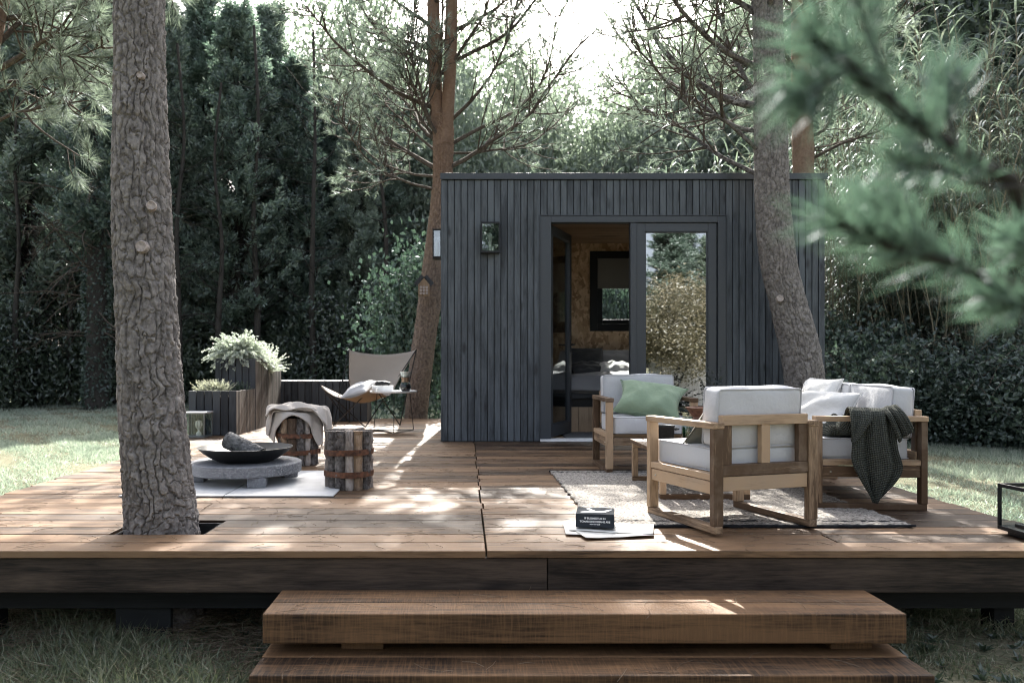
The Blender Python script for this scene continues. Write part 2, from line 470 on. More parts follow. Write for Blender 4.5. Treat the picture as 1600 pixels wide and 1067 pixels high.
class MB:
    """Collects boxes, prisms, tubes, lathes, grids as one mesh."""
    def __init__(s):
        s.v, s.f = [], []

    def add(s, V, F):
        n = len(s.v)
        s.v.extend([tuple(map(float, p)) for p in V])
        s.f.extend([tuple(i + n for i in f) for f in F])
        return s

    def box(s, x0, x1, y0, y1, z0, z1):
        V = [(x0, y0, z0), (x1, y0, z0), (x1, y1, z0), (x0, y1, z0), (x0, y0, z1), (x1, y0, z1), (x1, y1, z1), (x0, y1, z1)]
        return s.add(V, [(3, 2, 1, 0), (4, 5, 6, 7), (0, 1, 5, 4), (1, 2, 6, 5), (2, 3, 7, 6), (3, 0, 4, 7)])

    def bar(s, a, b, w, h, up=(0, 0, 1)):
        """A straight bar of section w x h from a to b."""
        a, b, up = Vector(a), Vector(b), Vector(up)
        d = (b - a).normalized()
        sx = d.cross(up)
        if sx.length < 1e-5:
            sx = d.cross(Vector((1, 0, 0)))
        sx.normalize()
        sy = sx.cross(d).normalized()
        V = [p + sx * i * w / 2 + sy * j * h / 2 for p in (a, b) for i, j in ((-1, -1), (1, -1), (1, 1), (-1, 1))]
        return s.add(V, [(3, 2, 1, 0), (4, 5, 6, 7), (0, 1, 5, 4), (1, 2, 6, 5), (2, 3, 7, 6), (3, 0, 4, 7)])

    def tube(s, path, r, k=8, closed=False):
        P = np.array([tuple(p) for p in path], float)
        rr = np.broadcast_to(np.array(r, float), (len(P),))
        V, F = tubes(P[None], rr[None], k)
        m = len(P)
        F = [tuple(f) for f in F]
        if not closed:
            F.append(tuple(range(k))[::-1])
            F.append(tuple((m - 1) * k + i for i in range(k)))
        else:
            F += [((m - 1) * k + i, (m - 1) * k + (i + 1) % k, (i + 1) % k, i) for i in range(k)]
        return s.add(V, F)

    def lathe(s, prof, k=32, center=(0, 0, 0), a0=0.0):
        n = len(prof)
        V = [(center[0] + r * math.cos(a0 + 2 * math.pi * j / k), center[1] + r * math.sin(a0 + 2 * math.pi * j / k), center[2] + z) for r, z in prof for j in range(k)]
        F = [(i * k + j, i * k + (j + 1) % k, (i + 1) * k + (j + 1) % k, (i + 1) * k + j) for i in range(n - 1) for j in range(k)]
        F.append(tuple(range(k))[::-1])
        F.append(tuple((n - 1) * k + j for j in range(k)))
        return s.add(V, F)

    def grid(s, P):
        nu, nv = P.shape[:2]
        return s.add(P.reshape(-1, 3), [(i * nv + j, (i + 1) * nv + j, (i + 1) * nv + j + 1, i * nv + j + 1) for i in range(nu - 1) for j in range(nv - 1)])

    def mesh(s, name, smooth=False):
        me = bpy.data.meshes.new(name)
        me.from_pydata(s.v, [], s.f)
        if smooth:
            me.polygons.foreach_set('use_smooth', np.ones(len(s.f), dtype=bool))
        me.update()
        return me

    def build(s, name, mat, parent=None, loc=None, bevel=0.0, smooth=False, seg=2):
        o = obj(name, s.mesh(name, smooth), mat, parent, loc, bevel, seg)
        if smooth:
            try:
                o.data.set_sharp_from_angle(angle=R(38))
            except Exception:
                pass
        return o


def box(name, mat, parent, x0, x1, y0, y1, z0, z1, bevel=0.002):
    return MB().box(x0, x1, y0, y1, z0, z1).build(name, mat, parent, bevel=bevel)


def tubes(P, r, k):
    """P (N,m,3) centre lines, r (N,m) radii -> vertices, quads."""
    P = np.asarray(P, float)
    r = np.asarray(r, float)
    Nn, m, _ = P.shape
    T = np.gradient(P, axis=1)
    T /= np.linalg.norm(T, axis=2, keepdims=True) + 1e-9
    ref = np.tile(np.array([0.31, 0.17, 0.93]), (Nn, 1))
    mean = T.mean(axis=1)
    par = np.abs((mean * ref[0]).sum(1)) > 0.85 * np.linalg.norm(mean, axis=1)
    ref[par] = np.array([0.97, 0.1, 0.2])
    U = np.cross(T, ref[:, None, :])
    U /= np.linalg.norm(U, axis=2, keepdims=True) + 1e-9
    B = np.cross(T, U)
    a = np.arange(k) * 2 * np.pi / k
    V = P[:, :, None, :] + r[:, :, None, None] * (np.cos(a)[None, None, :, None] * U[:, :, None, :] + np.sin(a)[None, None, :, None] * B[:, :, None, :])
    idx = np.arange(Nn * m * k).reshape(Nn, m, k)
    q = np.stack([idx[:, :-1, :], np.roll(idx, -1, 2)[:, :-1, :], np.roll(idx, -1, 2)[:, 1:, :], idx[:, 1:, :]], -1)
    return V.reshape(-1, 3), q.reshape(-1, 4)


def unit(v):
    return v / (np.linalg.norm(v, axis=-1, keepdims=True) + 1e-9)


def leaves(P, D, L, Wd, rng, fold=0.15, tri=False):
    """Leaf quads (base, side, tip, side) at P pointing along D."""
    n = len(P)
    D = unit(D)
    L = np.broadcast_to(L, (n,))[:, None]
    Wd = np.broadcast_to(Wd, (n,))[:, None]
    S = unit(np.cross(D, unit(rng.normal(size=(n, 3)))))
    if tri:
        V = np.stack([P - S * Wd / 2, P + S * Wd / 2, P + D * L], 1)
        return V.reshape(-1, 3), np.arange(n * 3).reshape(n, 3)
    Nn = np.cross(S, D)
    mid = P + D * L * 0.45 + Nn * L * fold
    V = np.stack([P, mid + S * Wd / 2, P + D * L, mid - S * Wd / 2], 1)
    return V.reshape(-1, 3), np.arange(n * 4).reshape(n, 4)


def join_np(lst):
    Vs, Fs, o = [], [], 0
    for V, F in lst:
        Vs.append(V)
        Fs.append(F + o)
        o += len(V)
    return np.concatenate(Vs), np.concatenate(Fs)


def grow(path, n):
    """A smooth polyline of n points through the given points (Catmull-Rom)."""
    P = np.array([tuple(p) for p in path], float)
    if len(P) < 3:
        t = np.linspace(0, 1, n)[:, None]
        return P[0] * (1 - t) + P[-1] * t
    Q = np.vstack([2 * P[0] - P[1], P, 2 * P[-1] - P[-2]])
    seg = len(P) - 1
    t = np.linspace(0, seg - 1e-6, n)
    i = t.astype(int)
    u = (t - i)[:, None]
    a, b, c, d = Q[i], Q[i + 1], Q[i + 2], Q[i + 3]
    return 0.5 * (2 * b + (c - a) * u + (2 * a - 5 * b + 4 * c - d) * u ** 2 + (3 * b - a - 3 * c + d) * u ** 3)


def sheet(name, P, mat, parent=None, thick=0.0, sub=0, uvscale=1.0, off=0.0):
    """A cloth from a (nu,nv,3) grid of points, with its own thickness."""
    P = np.asarray(P, float)
    nu, nv = P.shape[:2]
    idx = np.arange(nu * nv).reshape(nu, nv)
    F = np.stack([idx[:-1, :-1], idx[1:, :-1], idx[1:, 1:], idx[:-1, 1:]], -1).reshape(-1, 4)
    lu = np.concatenate([[0], np.cumsum(np.linalg.norm(np.diff(P, axis=0), axis=2).mean(1))])
    lv = np.concatenate([[0], np.cumsum(np.linalg.norm(np.diff(P, axis=1), axis=2).mean(0))])
    uv = np.stack(np.meshgrid(lu, lv, indexing='ij'), -1).reshape(-1, 2) * uvscale
    o = obj(name, np_mesh(name, P.reshape(-1, 3), F, uv), mat, parent)
    if thick:
        s = o.modifiers.new('thickness', 'SOLIDIFY')
        s.thickness = thick
        s.offset = off
    if sub:
        s = o.modifiers.new('smooth', 'SUBSURF')
        s.levels = s.render_levels = sub
    return o


def cushion(name, sx, sy, sz, mat, parent, loc=(0, 0, 0), rot=(0, 0, 0), r=0.028, puff=0.02, n=13, seed=0, piping=True, wr=0.004):
    """A boxed upholstery cushion, centred on its own middle: rounded, a little swollen and creased, with piped edges."""
    rng = np.random.default_rng(seed)
    t = np.linspace(-1, 1, n)
    V, F, o = [], [], 0
    h = np.array([sx, sy, sz]) / 2
    ph = rng.uniform(0, 6.28, 12)
    for ax in range(3):
        for sg in (-1, 1):
            a, b = np.meshgrid(t, t, indexing='ij')
            c = np.zeros((n, n, 3))
            i, j = (ax + 1) % 3, (ax + 2) % 3
            # denser towards the edges so that they round off
            a2, b2 = np.sign(a) * np.abs(a) ** 0.75, np.sign(b) * np.abs(b) ** 0.75
            c[..., i], c[..., j], c[..., ax] = a2 * h[i], b2 * h[j], sg * h[ax]
            idx = np.arange(n * n).reshape(n, n) + o
            q = np.stack([idx[:-1, :-1], idx[1:, :-1], idx[1:, 1:], idx[:-1, 1:]], -1).reshape(-1, 4)
            F.append(q if sg > 0 else q[:, ::-1])
            V.append(c.reshape(-1, 3))
            o += n * n
    V = np.concatenate(V)
    F = np.concatenate(F)
    inner = np.clip(V, -(h - r), h - r)
    d = V - inner
    V = inner + r * unit(d)
    u = V / h
    for ax in range(3):
        i, j = (ax + 1) % 3, (ax + 2) % 3
        g = (1 - np.clip(np.abs(u[:, i]), 0, 1) ** 2.5) * (1 - np.clip(np.abs(u[:, j]), 0, 1) ** 2.5) * np.clip(np.abs(u[:, ax]) * 1.5 - 0.5, 0, 1)
        w = wr * (np.sin(V[:, i] * 17 + V[:, j] * 6 + ph[ax]) + np.sin(V[:, j] * 23 - V[:, i] * 9 + ph[ax + 3]))
        V[:, ax] += np.sign(u[:, ax]) * (g * puff + w * (0.4 + g))
    c = obj(name, np_mesh(name, V, F), mat, parent, loc)
    c.rotation_euler = rot
    wd = c.modifiers.new('weld', 'WELD')
    wd.merge_threshold = 0.0015
    s = c.modifiers.new('smooth', 'SUBSURF')
    s.levels = s.render_levels = 1
    if piping:
        mb = MB()
        e = r * 0.18
        for sg in (-1, 1):
            pts = []
            q = h - e
            for cx, cy, a0 in ((1, 1, 0), (-1, 1, 90), (-1, -1, 180), (1, -1, 270)):
                for a in (0, 30, 60, 90):
                    rr = r * 0.8
                    pts.append(((q[0] - rr) * cx + rr * math.cos(R(a0 + a)), (q[2] - rr) * cy + rr * math.sin(R(a0 + a))))
            axis_pts = [(x, sg * (h[1] - e), z) for x, z in pts] if sy <= min(sx, sz) else [(x, (h[1] - e) * (z / q[2]), sg * (h[2] - e)) for x, z in pts]
            mb.tube(axis_pts, 0.0042, 6, closed=True)
        mb.build('piping', M['pipe'], c, smooth=True)
    return c


def pillow(name, sx, sy, th, mat, parent=None, n=24, seed=0, pinch=0.06):
    """A scatter cushion lying in its own xy plane, corners drawn out, with drag wrinkles."""
    rng = np.random.default_rng(seed)
    t = np.linspace(-1, 1, n)
    a, b = np.meshgrid(t, t, indexing='ij')
    f = np.clip((1 - np.abs(a) ** 2.6) * (1 - np.abs(b) ** 2.6), 0, 1) ** 0.55
    k = 1 - pinch * (1 - a ** 2 * 0) * (1 - np.abs(a) ** 2) * 0 
    x = a * sx / 2 * (1 - pinch * (1 - b ** 2) * np.abs(a) ** 3)
    y = b * sy / 2 * (1 - pinch * (1 - a ** 2) * np.abs(b) ** 3)
    ph = rng.uniform(0, 6.28, 8)
    w = 0.0
    for q in range(4):
        an = rng.uniform(0, 3.14)
        w = w + np.sin((a * math.cos(an) + b * math.sin(an)) * rng.uniform(5, 11) + ph[q])
    w = (w * 0.006 + 0.007 * np.sin(np.arctan2(b, a) * 9 + ph[5]) * (a * a + b * b)) * f
    top = np.stack([x, y, f * th / 2 + w], -1)
    bot = np.stack([x, y, -f * th / 2 + w * 0.5], -1)
    idx = np.arange(n * n).reshape(n, n)
    F1 = np.stack([idx[:-1, :-1], idx[1:, :-1], idx[1:, 1:], idx[:-1, 1:]], -1).reshape(-1, 4)
    V = np.concatenate([top.reshape(-1, 3), bot.reshape(-1, 3)])
    F = np.concatenate([F1, F1[:, ::-1] + n * n])
    uv = np.concatenate([np.stack([a, b], -1).reshape(-1, 2)] * 2)
    o = obj(name, np_mesh(name, V, F, uv), mat, parent)
    wd = o.modifiers.new('weld', 'WELD')
    wd.merge_threshold = 0.0005
    s = o.modifiers.new('smooth', 'SUBSURF')
    s.levels = s.render_levels = 1
    mb = MB()
    ring = [top[i, 0] for i in range(n)] + [top[n - 1, j] for j in range(1, n)] + [top[i, n - 1] for i in range(n - 2, -1, -1)] + [top[0, j] for j in range(n - 2, 0, -1)]
    mb.tube(ring, 0.0032, 5, closed=True)
    mb.build('seam', mat, o, smooth=True)
    return o


def place(o, loc, rot, label=None, cat=None, group=None):
    o.location = loc
    o.rotation_euler = rot
    if label:
        tag(o, label, cat, group)
    return o


def copy_tree(o, parent=None, kids=None):
    """A thing, copies of its parts and of their sub-parts; mesh data is shared."""
    c = o.copy()
    C.objects.link(c)
    if parent is not None:
        c.parent = parent
    for ch in o.children:
        copy_tree(ch, c)
    return c


# ------------------------------------------------------------------ bark and trunks
def trunk_mesh(name, path, radii, nu=96, nv=240, seed=1, plate=(0.05, 0.10), depth=0.013, flare=0.0, bulges=(), dense=False):
    P = grow(path, nv)
    rad = np.interp(np.linspace(0, 1, nv), np.linspace(0, 1, len(radii)), radii)
    L = np.concatenate([[0], np.cumsum(np.linalg.norm(np.diff(P, axis=0), axis=1))])
    th = np.arange(nu) * 2 * np.pi / nu
    if dense:                                            # finer facets on the side that faces the deck's front
        th = th - 0.62 * np.sin(th + np.pi / 2)
    girth = 2 * np.pi * float(np.mean(rad))
    u = np.broadcast_to(th / (2 * np.pi) * girth, (nv, nu))
    v = np.broadcast_to(L[:, None], (nv, nu))
    rs = np.random.default_rng(seed)
    p = rs.uniform(0, 6.28, 12)

    def hsh(a, b, c):
        x = np.sin(a * 127.1 + b * 311.7 + c * 74.7 + seed * 13.13) * 43758.5453
        return x - np.floor(x)

    def vnoise(su, sv, c):
        """Smooth value noise that closes round the stem."""
        wn = max(2, int(round(girth / su)))
        U, Vv = u * wn / girth, v / sv
        iu, iv = np.floor(U), np.floor(Vv)
        fu, fv = U - iu, Vv - iv
        fu, fv = fu * fu * (3 - 2 * fu), fv * fv * (3 - 2 * fv)
        a, b = np.mod(iu, wn), np.mod(iu + 1, wn)
        return (hsh(a, iv, c) * (1 - fu) + hsh(b, iv, c) * fu) * (1 - fv) + (hsh(a, iv + 1, c) * (1 - fu) + hsh(b, iv + 1, c) * fu) * fv - 0.5

    # columns of plates: wandering upright furrows, broken crosswise at heights that differ from column to column
    su, sv = plate
    nc = max(4, int(round(girth / su)))
    x = u * nc / girth + 1.5 * vnoise(su * 3.0, sv * 2.2, 1) + 0.9 * vnoise(su * 1.1, sv * 0.8, 2) + 0.35 * vnoise(su * 0.4, sv * 0.22, 3)
    ci = np.floor(x)
    cm = np.mod(ci, nc)
    fx = x - ci
    y = v / (sv * (0.65 + 0.9 * hsh(cm, 0.0, 5.0))) + 9.0 * hsh(cm, 1.0, 6.0) + 0.8 * vnoise(su * 1.2, sv * 0.8, 7) + 0.45 * vnoise(su * 0.45, sv * 0.2, 8) + 0.25 * np.sin((fx - 0.5) * 4 * (hsh(cm, 2.0, 4.0) - 0.5))
    ri = np.floor(y)
    fy = y - ri
    c1 = hsh(cm, ri, 9.0)
    c2 = hsh(cm, ri, 10.0)
    ex = np.minimum(fx, 1 - fx) * (0.75 + 0.8 * hsh(cm, 0.0, 12.0))
    ey = np.minimum(fy, 1 - fy) * 1.7 + 0.10 * (c2 < 0.3)
    crack = np.clip((np.minimum(ex, ey) - 0.05) / 0.10, 0, 1)
    flake = vnoise(su * 0.55, sv * 0.35, 13) + 0.6 * vnoise(su * 0.22, sv * 0.15, 14)
    step = np.round(flake * 5) / 5
    gr = vnoise(su * 0.10, sv * 0.07, 15)
    deep = np.clip(np.abs(vnoise(su * 1.7, sv * 5.0, 16)) / 0.06, 0, 1)
    disp = depth * (0.75 * crack ** 0.8 + crack * (0.30 * (c1 - 0.5) + 0.22 * (0.5 - fy) + 0.45 * step) + 0.16 * gr + 0.45 * deep - 1.0)
    lump = 0.035 * np.sin(2 * th[None] + p[6] + L[:, None] * 0.8) + 0.02 * np.sin(3 * th[None] + p[7] - L[:, None] * 1.3) + 0.02 * np.sin(L[:, None] * 5 + p[8])
    fl = 1 + flare * np.exp(-L / 0.16)[:, None] * (1 + 0.35 * np.sin(5 * th[None] + p[9]))
    rr = rad[:, None] * (1 + lump) * fl + disp
    for (bz, ba, bs, bh) in bulges:
        da = np.angle(np.exp(1j * (th[None] - ba))) * rad[:, None]
        rr = rr + bh * np.exp(-((da / bs) ** 2 + ((L[:, None] - bz) / (bs * 1.1)) ** 2))
    T = np.gradient(P, axis=0)
    T = unit(T)
    X = np.tile(np.array([1.0, 0, 0]) if abs(T[:, 0].mean()) < 0.8 else np.array([0, 0, 1.0]), (nv, 1))
    U = unit(X - (X * T).sum(1, keepdims=True) * T)
    B = np.cross(T, U)
    V = P[:, None, :] + rr[..., None] * (np.cos(th)[None, :, None] * U[:, None] + np.sin(th)[None, :, None] * B[:, None])
    idx = np.arange(nv * nu).reshape(nv, nu)
    nx = np.roll(idx, -1, 1)
    F = np.stack([idx[:-1], nx[:-1], nx[1:], idx[1:]], -1).reshape(-1, 4)
    tint = (0.2 + 0.5 * c1 + 0.5 * (flake + 0.4)).ravel()
    return np_mesh(name, V.reshape(-1, 3), F, None, tint)


# ------------------------------------------------------------------ pine boughs
def twigs_from(limbs, rng, per=10, length=(0.5, 1.3), t0=0.2, up=0.35, n=7):
    """Side shoots off a list of limb polylines, sweeping forward and upward like a pine's."""
    out, t_at = [], []
    for P in limbs:
        L = np.linalg.norm(np.diff(P, axis=0), axis=1).sum()
        m = max(2, int(per * L))
        for t in np.sort(rng.uniform(t0, 1.0, m)):
            i = min(int(t * (len(P) - 1)), len(P) - 2)
            p = P[i] + (P[i + 1] - P[i]) * (t * (len(P) - 1) - i)
            d = unit(P[i + 1] - P[i])
            s = unit(np.cross(d, rng.normal(size=3)))
            l = rng.uniform(*length) * (1.15 - 0.75 * t)
            d0 = unit(d * 0.65 + s * 0.85)
            q = [p]
            for k in range(n - 1):
                d0 = unit(d0 + np.array([0, 0, up / n * 1.6]) + rng.normal(size=3) * 0.09)
                q.append(q[-1] + d0 * l / (n - 1))
            out.append(np.array(q))
            t_at.append(t)
    return out


def tufts(polys, rng, per=3, needles=34, L=0.13, w=0.0055, spread=0.85, lo=0.45):
    """Needle brushes towards the ends of the shoots."""
    P, D = [], []
    for q in polys:
        d = unit(q[-1] - q[-2])
        P.append(q[-1])
        D.append(d)
        for k in range(per - 1):
            t = rng.uniform(lo, 1.0) * (len(q) - 1)
            i = min(int(t), len(q) - 2)
            P.append(q[i] + (q[i + 1] - q[i]) * (t - i))
            D.append(unit(q[i + 1] - q[i]))
    P, D = np.array(P), np.array(D)
    n = len(P)
    PP = np.repeat(P, needles, 0) + np.repeat(D, needles, 0) * rng.uniform(-0.05, 0.05, (n * needles, 1))
    DD = np.repeat(D, needles, 0) + spread * unit(rng.normal(size=(n * needles, 3)))
    return leaves(PP, DD, L * rng.uniform(0.65, 1.15, n * needles), w, rng, tri=True)


# ------------------------------------------------------------------ ground
def gz(x, y):
    """Height of the lawn (the deck top is z = 0)."""
    s = np.clip((np.asarray(y, float) - 4.0) / 7.0, 0, 1)
    s2 = np.clip((np.asarray(y, float) - 11.0) / 12.0, 0, 1)
    return -0.47 + 0.17 * s * s * (3 - 2 * s) + 0.07 * s2 + 0.012 * np.sin(np.asarray(x) * 1.7 + np.asarray(y) * 0.9) + 0.01 * np.sin(np.asarray(x) * 0.6 - np.asarray(y) * 1.9)


def build_ground():
    e = np.concatenate([[-300, -120, -60, -35], np.arange(-24, 24.1, 0.4), [35, 60, 120, 300]])
    f = np.concatenate([[-300, -120, -60, -35], np.arange(-18, 40.1, 0.4), [60, 120, 300]])
    X, Y = np.meshgrid(e, f, indexing='ij')
    V = np.stack([X, Y, gz(X, Y)], -1)
    idx = np.arange(X.size).reshape(X.shape)
    F = np.stack([idx[:-1, :-1], idx[1:, :-1], idx[1:, 1:], idx[:-1, 1:]], -1).reshape(-1, 4)
    o = obj('ground', np_mesh('ground', V.reshape(-1, 3), F), M['ground'])
    tag(o, 'mown lawn and soil under the deck and the trees', 'ground', kind='structure')


build_ground()

# ------------------------------------------------------------------ deck
PITCH, Y0, NROW = 0.1736, 3.53, 50
XL, XR = -2.9, 2.9
PIT = (-1.72, -1.26, Y0 + 2 * PITCH, Y0 + 4 * PITCH)
random.seed(7)
deck = empty('wooden_deck', 'low brown plank deck spreading under the furniture and the cabin', 'deck', (0, Y0, 0))
deck['kind'] = 'structure'


def plank(x0, x1, i, z=0.0):
    y = i * PITCH
    j = random.uniform(-0.0012, 0.0012)
    box('plank', M['deck'], deck, x0, x1, y + 0.0045, y + PITCH - 0.0045, -0.032 + j, z + j, 0.003)


for i in range(NROW):
    y = Y0 + i * PITCH
    xl = XL - 0.16 * min(1, max(0, (y - 4.5) / 4.0)) + random.uniform(-0.02, 0.02)
    xr = XR + random.uniform(-0.02, 0.02)
    if y > 8.45:
        xl -= 0.15
        cuts = [xl, -1.5 + random.choice((-0.45, 0.0, 0.4)), -0.25]
    else:
        mid = 0.105 + random.choice((-0.006, 0.006))
        cuts = [xl]
        if i % 2 == 0 and i > 1:
            cuts.append(-1.49)
        cuts.append(mid)
        if i % 3 == 1:
            cuts.append(1.75 + random.uniform(-0.02, 0.02))
        cuts.append(xr)
    if i in (2, 3):
        cuts = [xl, PIT[0], None, PIT[1], mid, xr]
    for a, b in zip(cuts[:-1], cuts[1:]):
        if a is None or b is None:
            continue
        plank(a + 0.004, b - 0.004, i)
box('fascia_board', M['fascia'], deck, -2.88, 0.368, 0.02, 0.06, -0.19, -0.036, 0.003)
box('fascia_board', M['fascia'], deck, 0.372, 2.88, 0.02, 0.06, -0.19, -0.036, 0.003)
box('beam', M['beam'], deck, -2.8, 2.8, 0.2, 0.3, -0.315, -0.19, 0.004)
box('side_board', M['fascia'], deck, -2.86, -2.82, 0.065, 8.6, -0.19, -0.036, 0.003)
box('side_board', M['fascia'], deck, 2.82, 2.86, 0.065, 4.9, -0.19, -0.036, 0.003)
box('post', M['beam'], deck, -1.64, -1.38, 0.235, 0.265, -0.5, -0.316, 0.004)  # widened past a real post: dark board painting shade before the trunk foot
for x in (-2.3, -0.3, 0.8, 1.9, 2.6):
    box('post', M['beam'], deck, x - 0.05, x + 0.05, 0.32, 0.42, -0.5, -0.036, 0.004)
for x in np.arange(-2.7, 2.75, 0.6):
    box('joist', M['beam'], deck, x - 0.02, x + 0.02, 0.45, 4.85, -0.18, -0.036, 0)
for (a, b, c_, d) in ((PIT[0], PIT[0] + 0.02, PIT[2], PIT[3]), (PIT[1] - 0.02, PIT[1], PIT[2], PIT[3]), (PIT[0] + 0.022, PIT[1] - 0.022, PIT[3] - 0.02, PIT[3])):
    box('pit_board', M['beam'], deck, a, b, c_ - Y0, d - Y0, -0.30, -0.012, 0.002)

# ------------------------------------------------------------------ steps
for nm, lab, xl, xr, ys, zt, cat in (
        ('timber_step', 'upper step of two thick brown sleepers directly under the deck edge', -0.797, 1.75, ((3.16, 3.316), (3.322, 3.5)), -0.163, 'step'),
        ('timber_step', 'lower step of thick brown sleepers at the very bottom of the picture', -0.80, 1.748, ((2.967, 3.155), (3.161, 3.36)), -0.331, 'step')):
    st = empty(nm, lab, cat, (xl, ys[0][0], zt), 0, 'sleeper steps up to the deck')
    for a, b in ys:
        o = box('sleeper', M['step'], st, 0, xr - xl + random.uniform(-0.006, 0.006), a - ys[0][0], b - ys[0][0], -0.118, random.uniform(-0.002, 0.002), 0.006)
    if zt > -0.2:
        for x in (0.30, 2.28):
            box('spacer_block', M['step'], st, x, x + 0.17, 0.075, 0.28, -0.167, -0.119, 0.004)
    else:
        for x in (0.2, 2.1):
            box('spacer_block', M['step'], st, x, x + 0.2, 0.05, 0.3, -0.16, -0.119, 0.004)

# ------------------------------------------------------------------ cabin
CXL, CXR, CY0, CY1, CZ = -0.239, 3.86, 8.54, 11.05, 2.856
cabin = empty('garden_cabin', 'flat roofed cabin clad in dark blue grey vertical boards with open glass door', 'cabin', ((CXL + CXR) / 2, CY0, 0))
ox = (CXL + CXR) / 2


def cb(name, mat, x0, x1, y0, y1, z0, z1, bevel=0.002, parent=None):
    return box(name, mat, parent or cabin, x0 - ox, x1 - ox, y0 - CY0, y1 - CY0, z0, z1, bevel)


DX0, DX1, DZ = 0.84, 2.79, 2.405          # door opening
cb('wall', M['black'], CXL + 0.01, DX0, CY0 + 0.024, CY0 + 0.11, -0.1, CZ - 0.045)
cb('wall', M['black'], DX1, CXR - 0.01, CY0 + 0.024, CY0 + 0.11, -0.1, CZ - 0.045)
cb('wall', M['black'], DX0 + 0.001, DX1 - 0.001, CY0 + 0.024, CY0 + 0.11, DZ, CZ - 0.045)
cb('side_wall', M['clad'], CXL, CXL + 0.1, CY0 + 0.112, CY1 - 0.11, -0.1, CZ - 0.045)
cb('side_wall', M['clad'], CXR - 0.1, CXR, CY0 + 0.112, CY1 - 0.11, -0.1, CZ - 0.045)
WX0, WX1, WZ0, WZ1 = 1.73, 2.86, 1.29, 2.36
cb('rear_wall', M['clad'], CXL, WX0, CY1 - 0.1, CY1, -0.1, CZ - 0.045)
cb('rear_wall', M['clad'], WX1, CXR, CY1 - 0.1, CY1, -0.1, CZ - 0.045)
cb('rear_wall', M['clad'], WX0 + 0.001, WX1 - 0.001, CY1 - 0.1, CY1, -0.1, WZ0)
cb('rear_wall', M['clad'], WX0 + 0.001, WX1 - 0.001, CY1 - 0.1, CY1, WZ1, CZ - 0.045)
cb('roof', M['metal'], CXL - 0.01, CXR + 0.01, CY0 - 0.012, CY1 + 0.02, CZ - 0.043, CZ, 0.004)
cb('roof_trim', M['metal'], CXL - 0.014, CXR + 0.014, CY0 - 0.026, CY0 - 0.013, CZ - 0.062, CZ + 0.004, 0.002)
# cladding boards, one by one
nb = 58
bw = (CXR - CXL) / nb
for i in range(nb):
    x0 = CXL + i * bw
    x1 = x0 + bw - 0.0085
    z0 = 0.006
    if x0 > DX0 - 0.03 and x1 < DX1 + 0.03:
        z0 = DZ + 0.006
    cb('cladding_board', M['clad'], x0, x1, CY0 + random.uniform(-0.0015, 0.0015), CY0 + 0.0225, z0, CZ - 0.064, 0.0025)
cb('cladding_edge', M['clad'], CXL - 0.008, CXL - 0.0005, CY0 + 0.004, CY0 + 0.06, 0.006, CZ - 0.064, 0.001)
# floor, ceiling, lining
cb('floor', M['pale_wood'], CXL + 0.1, CXR - 0.1, CY0 + 0.112, CY1 - 0.1, -0.06, 0.012)
cb('ceiling', M['ceil_wood'], CXL + 0.1, CXR - 0.1, CY0 + 0.112, CY1 - 0.1, 2.49, 2.52)
for i in range(14):
    y = CY0 + 0.115 + i * 0.165
    cb('ceiling_board', M['ceil_wood'], CXL + 0.11, CXR - 0.11, y, y + 0.16, 2.478, 2.489, 0.002)
YB = CY1 - 0.12
for a, b, c_, d in ((CXL + 0.11, WX0, 0.012, 2.478), (WX1, CXR - 0.11, 0.012, 2.478), (WX0 + 0.001, WX1 - 0.001, 0.012, WZ0), (WX0 + 0.001, WX1 - 0.001, WZ1, 2.478)):
    cb('lining_panel', M['osb'], a, b, YB, YB + 0.018, c_, d)
cb('lining_panel', M['osb'], CXL + 0.101, CXL + 0.115, CY0 + 0.115, YB - 0.002, 0.013, 2.477)
cb('lining_panel', M['osb'], CXR - 0.115, CXR - 0.101, CY0 + 0.115, YB - 0.002, 0.013, 2.477)
# rear window: frame > pane, blind
wf = MB()
fo = 0.09
for a in ((WX0 - 0.01, WX0 + fo, WZ0 - 0.01, WZ1 + 0.01), (WX1 - fo, WX1 + 0.01, WZ0 - 0.01, WZ1 + 0.01), (WX0 + fo + 0.001, WX1 - fo - 0.001, WZ0 - 0.01, WZ0 + fo), (WX0 + fo + 0.001, WX1 - fo - 0.001, WZ1 - fo, WZ1 + 0.01)):
    wf.box(a[0] - ox, a[1] - ox, YB - CY0 - 0.03, YB - CY0 + 0.09, a[2], a[3])
for a in ((WX0 + fo, WX0 + fo + 0.075, WZ0 + fo, WZ1 - fo), (WX1 - fo - 0.075, WX1 - fo, WZ0 + fo, WZ1 - fo), (WX0 + fo + 0.076, WX1 - fo - 0.076, WZ0 + fo, WZ0 + fo + 0.06), (WX0 + fo + 0.076, WX1 - fo - 0.076, WZ1 - fo - 0.06, WZ1 - fo)):
    wf.box(a[0] - ox, a[1] - ox, YB - CY0 + 0.02, YB - CY0 + 0.075, a[2], a[3])
win = wf.build('window', M['black'], cabin, bevel=0.003)
box('pane', M['glass'], win, WX0 + 0.16 - ox, WX1 - 0.16 - ox, YB - CY0 + 0.045, YB - CY0 + 0.051, WZ0 + 0.14, WZ1 - 0.14, 0)
box('roller_blind', M['blind'], win, WX0 + 0.095 - ox, WX1 - 0.095 - ox, YB - CY0 - 0.01, YB - CY0 - 0.006, 1.86, WZ1 - 0.02, 0)
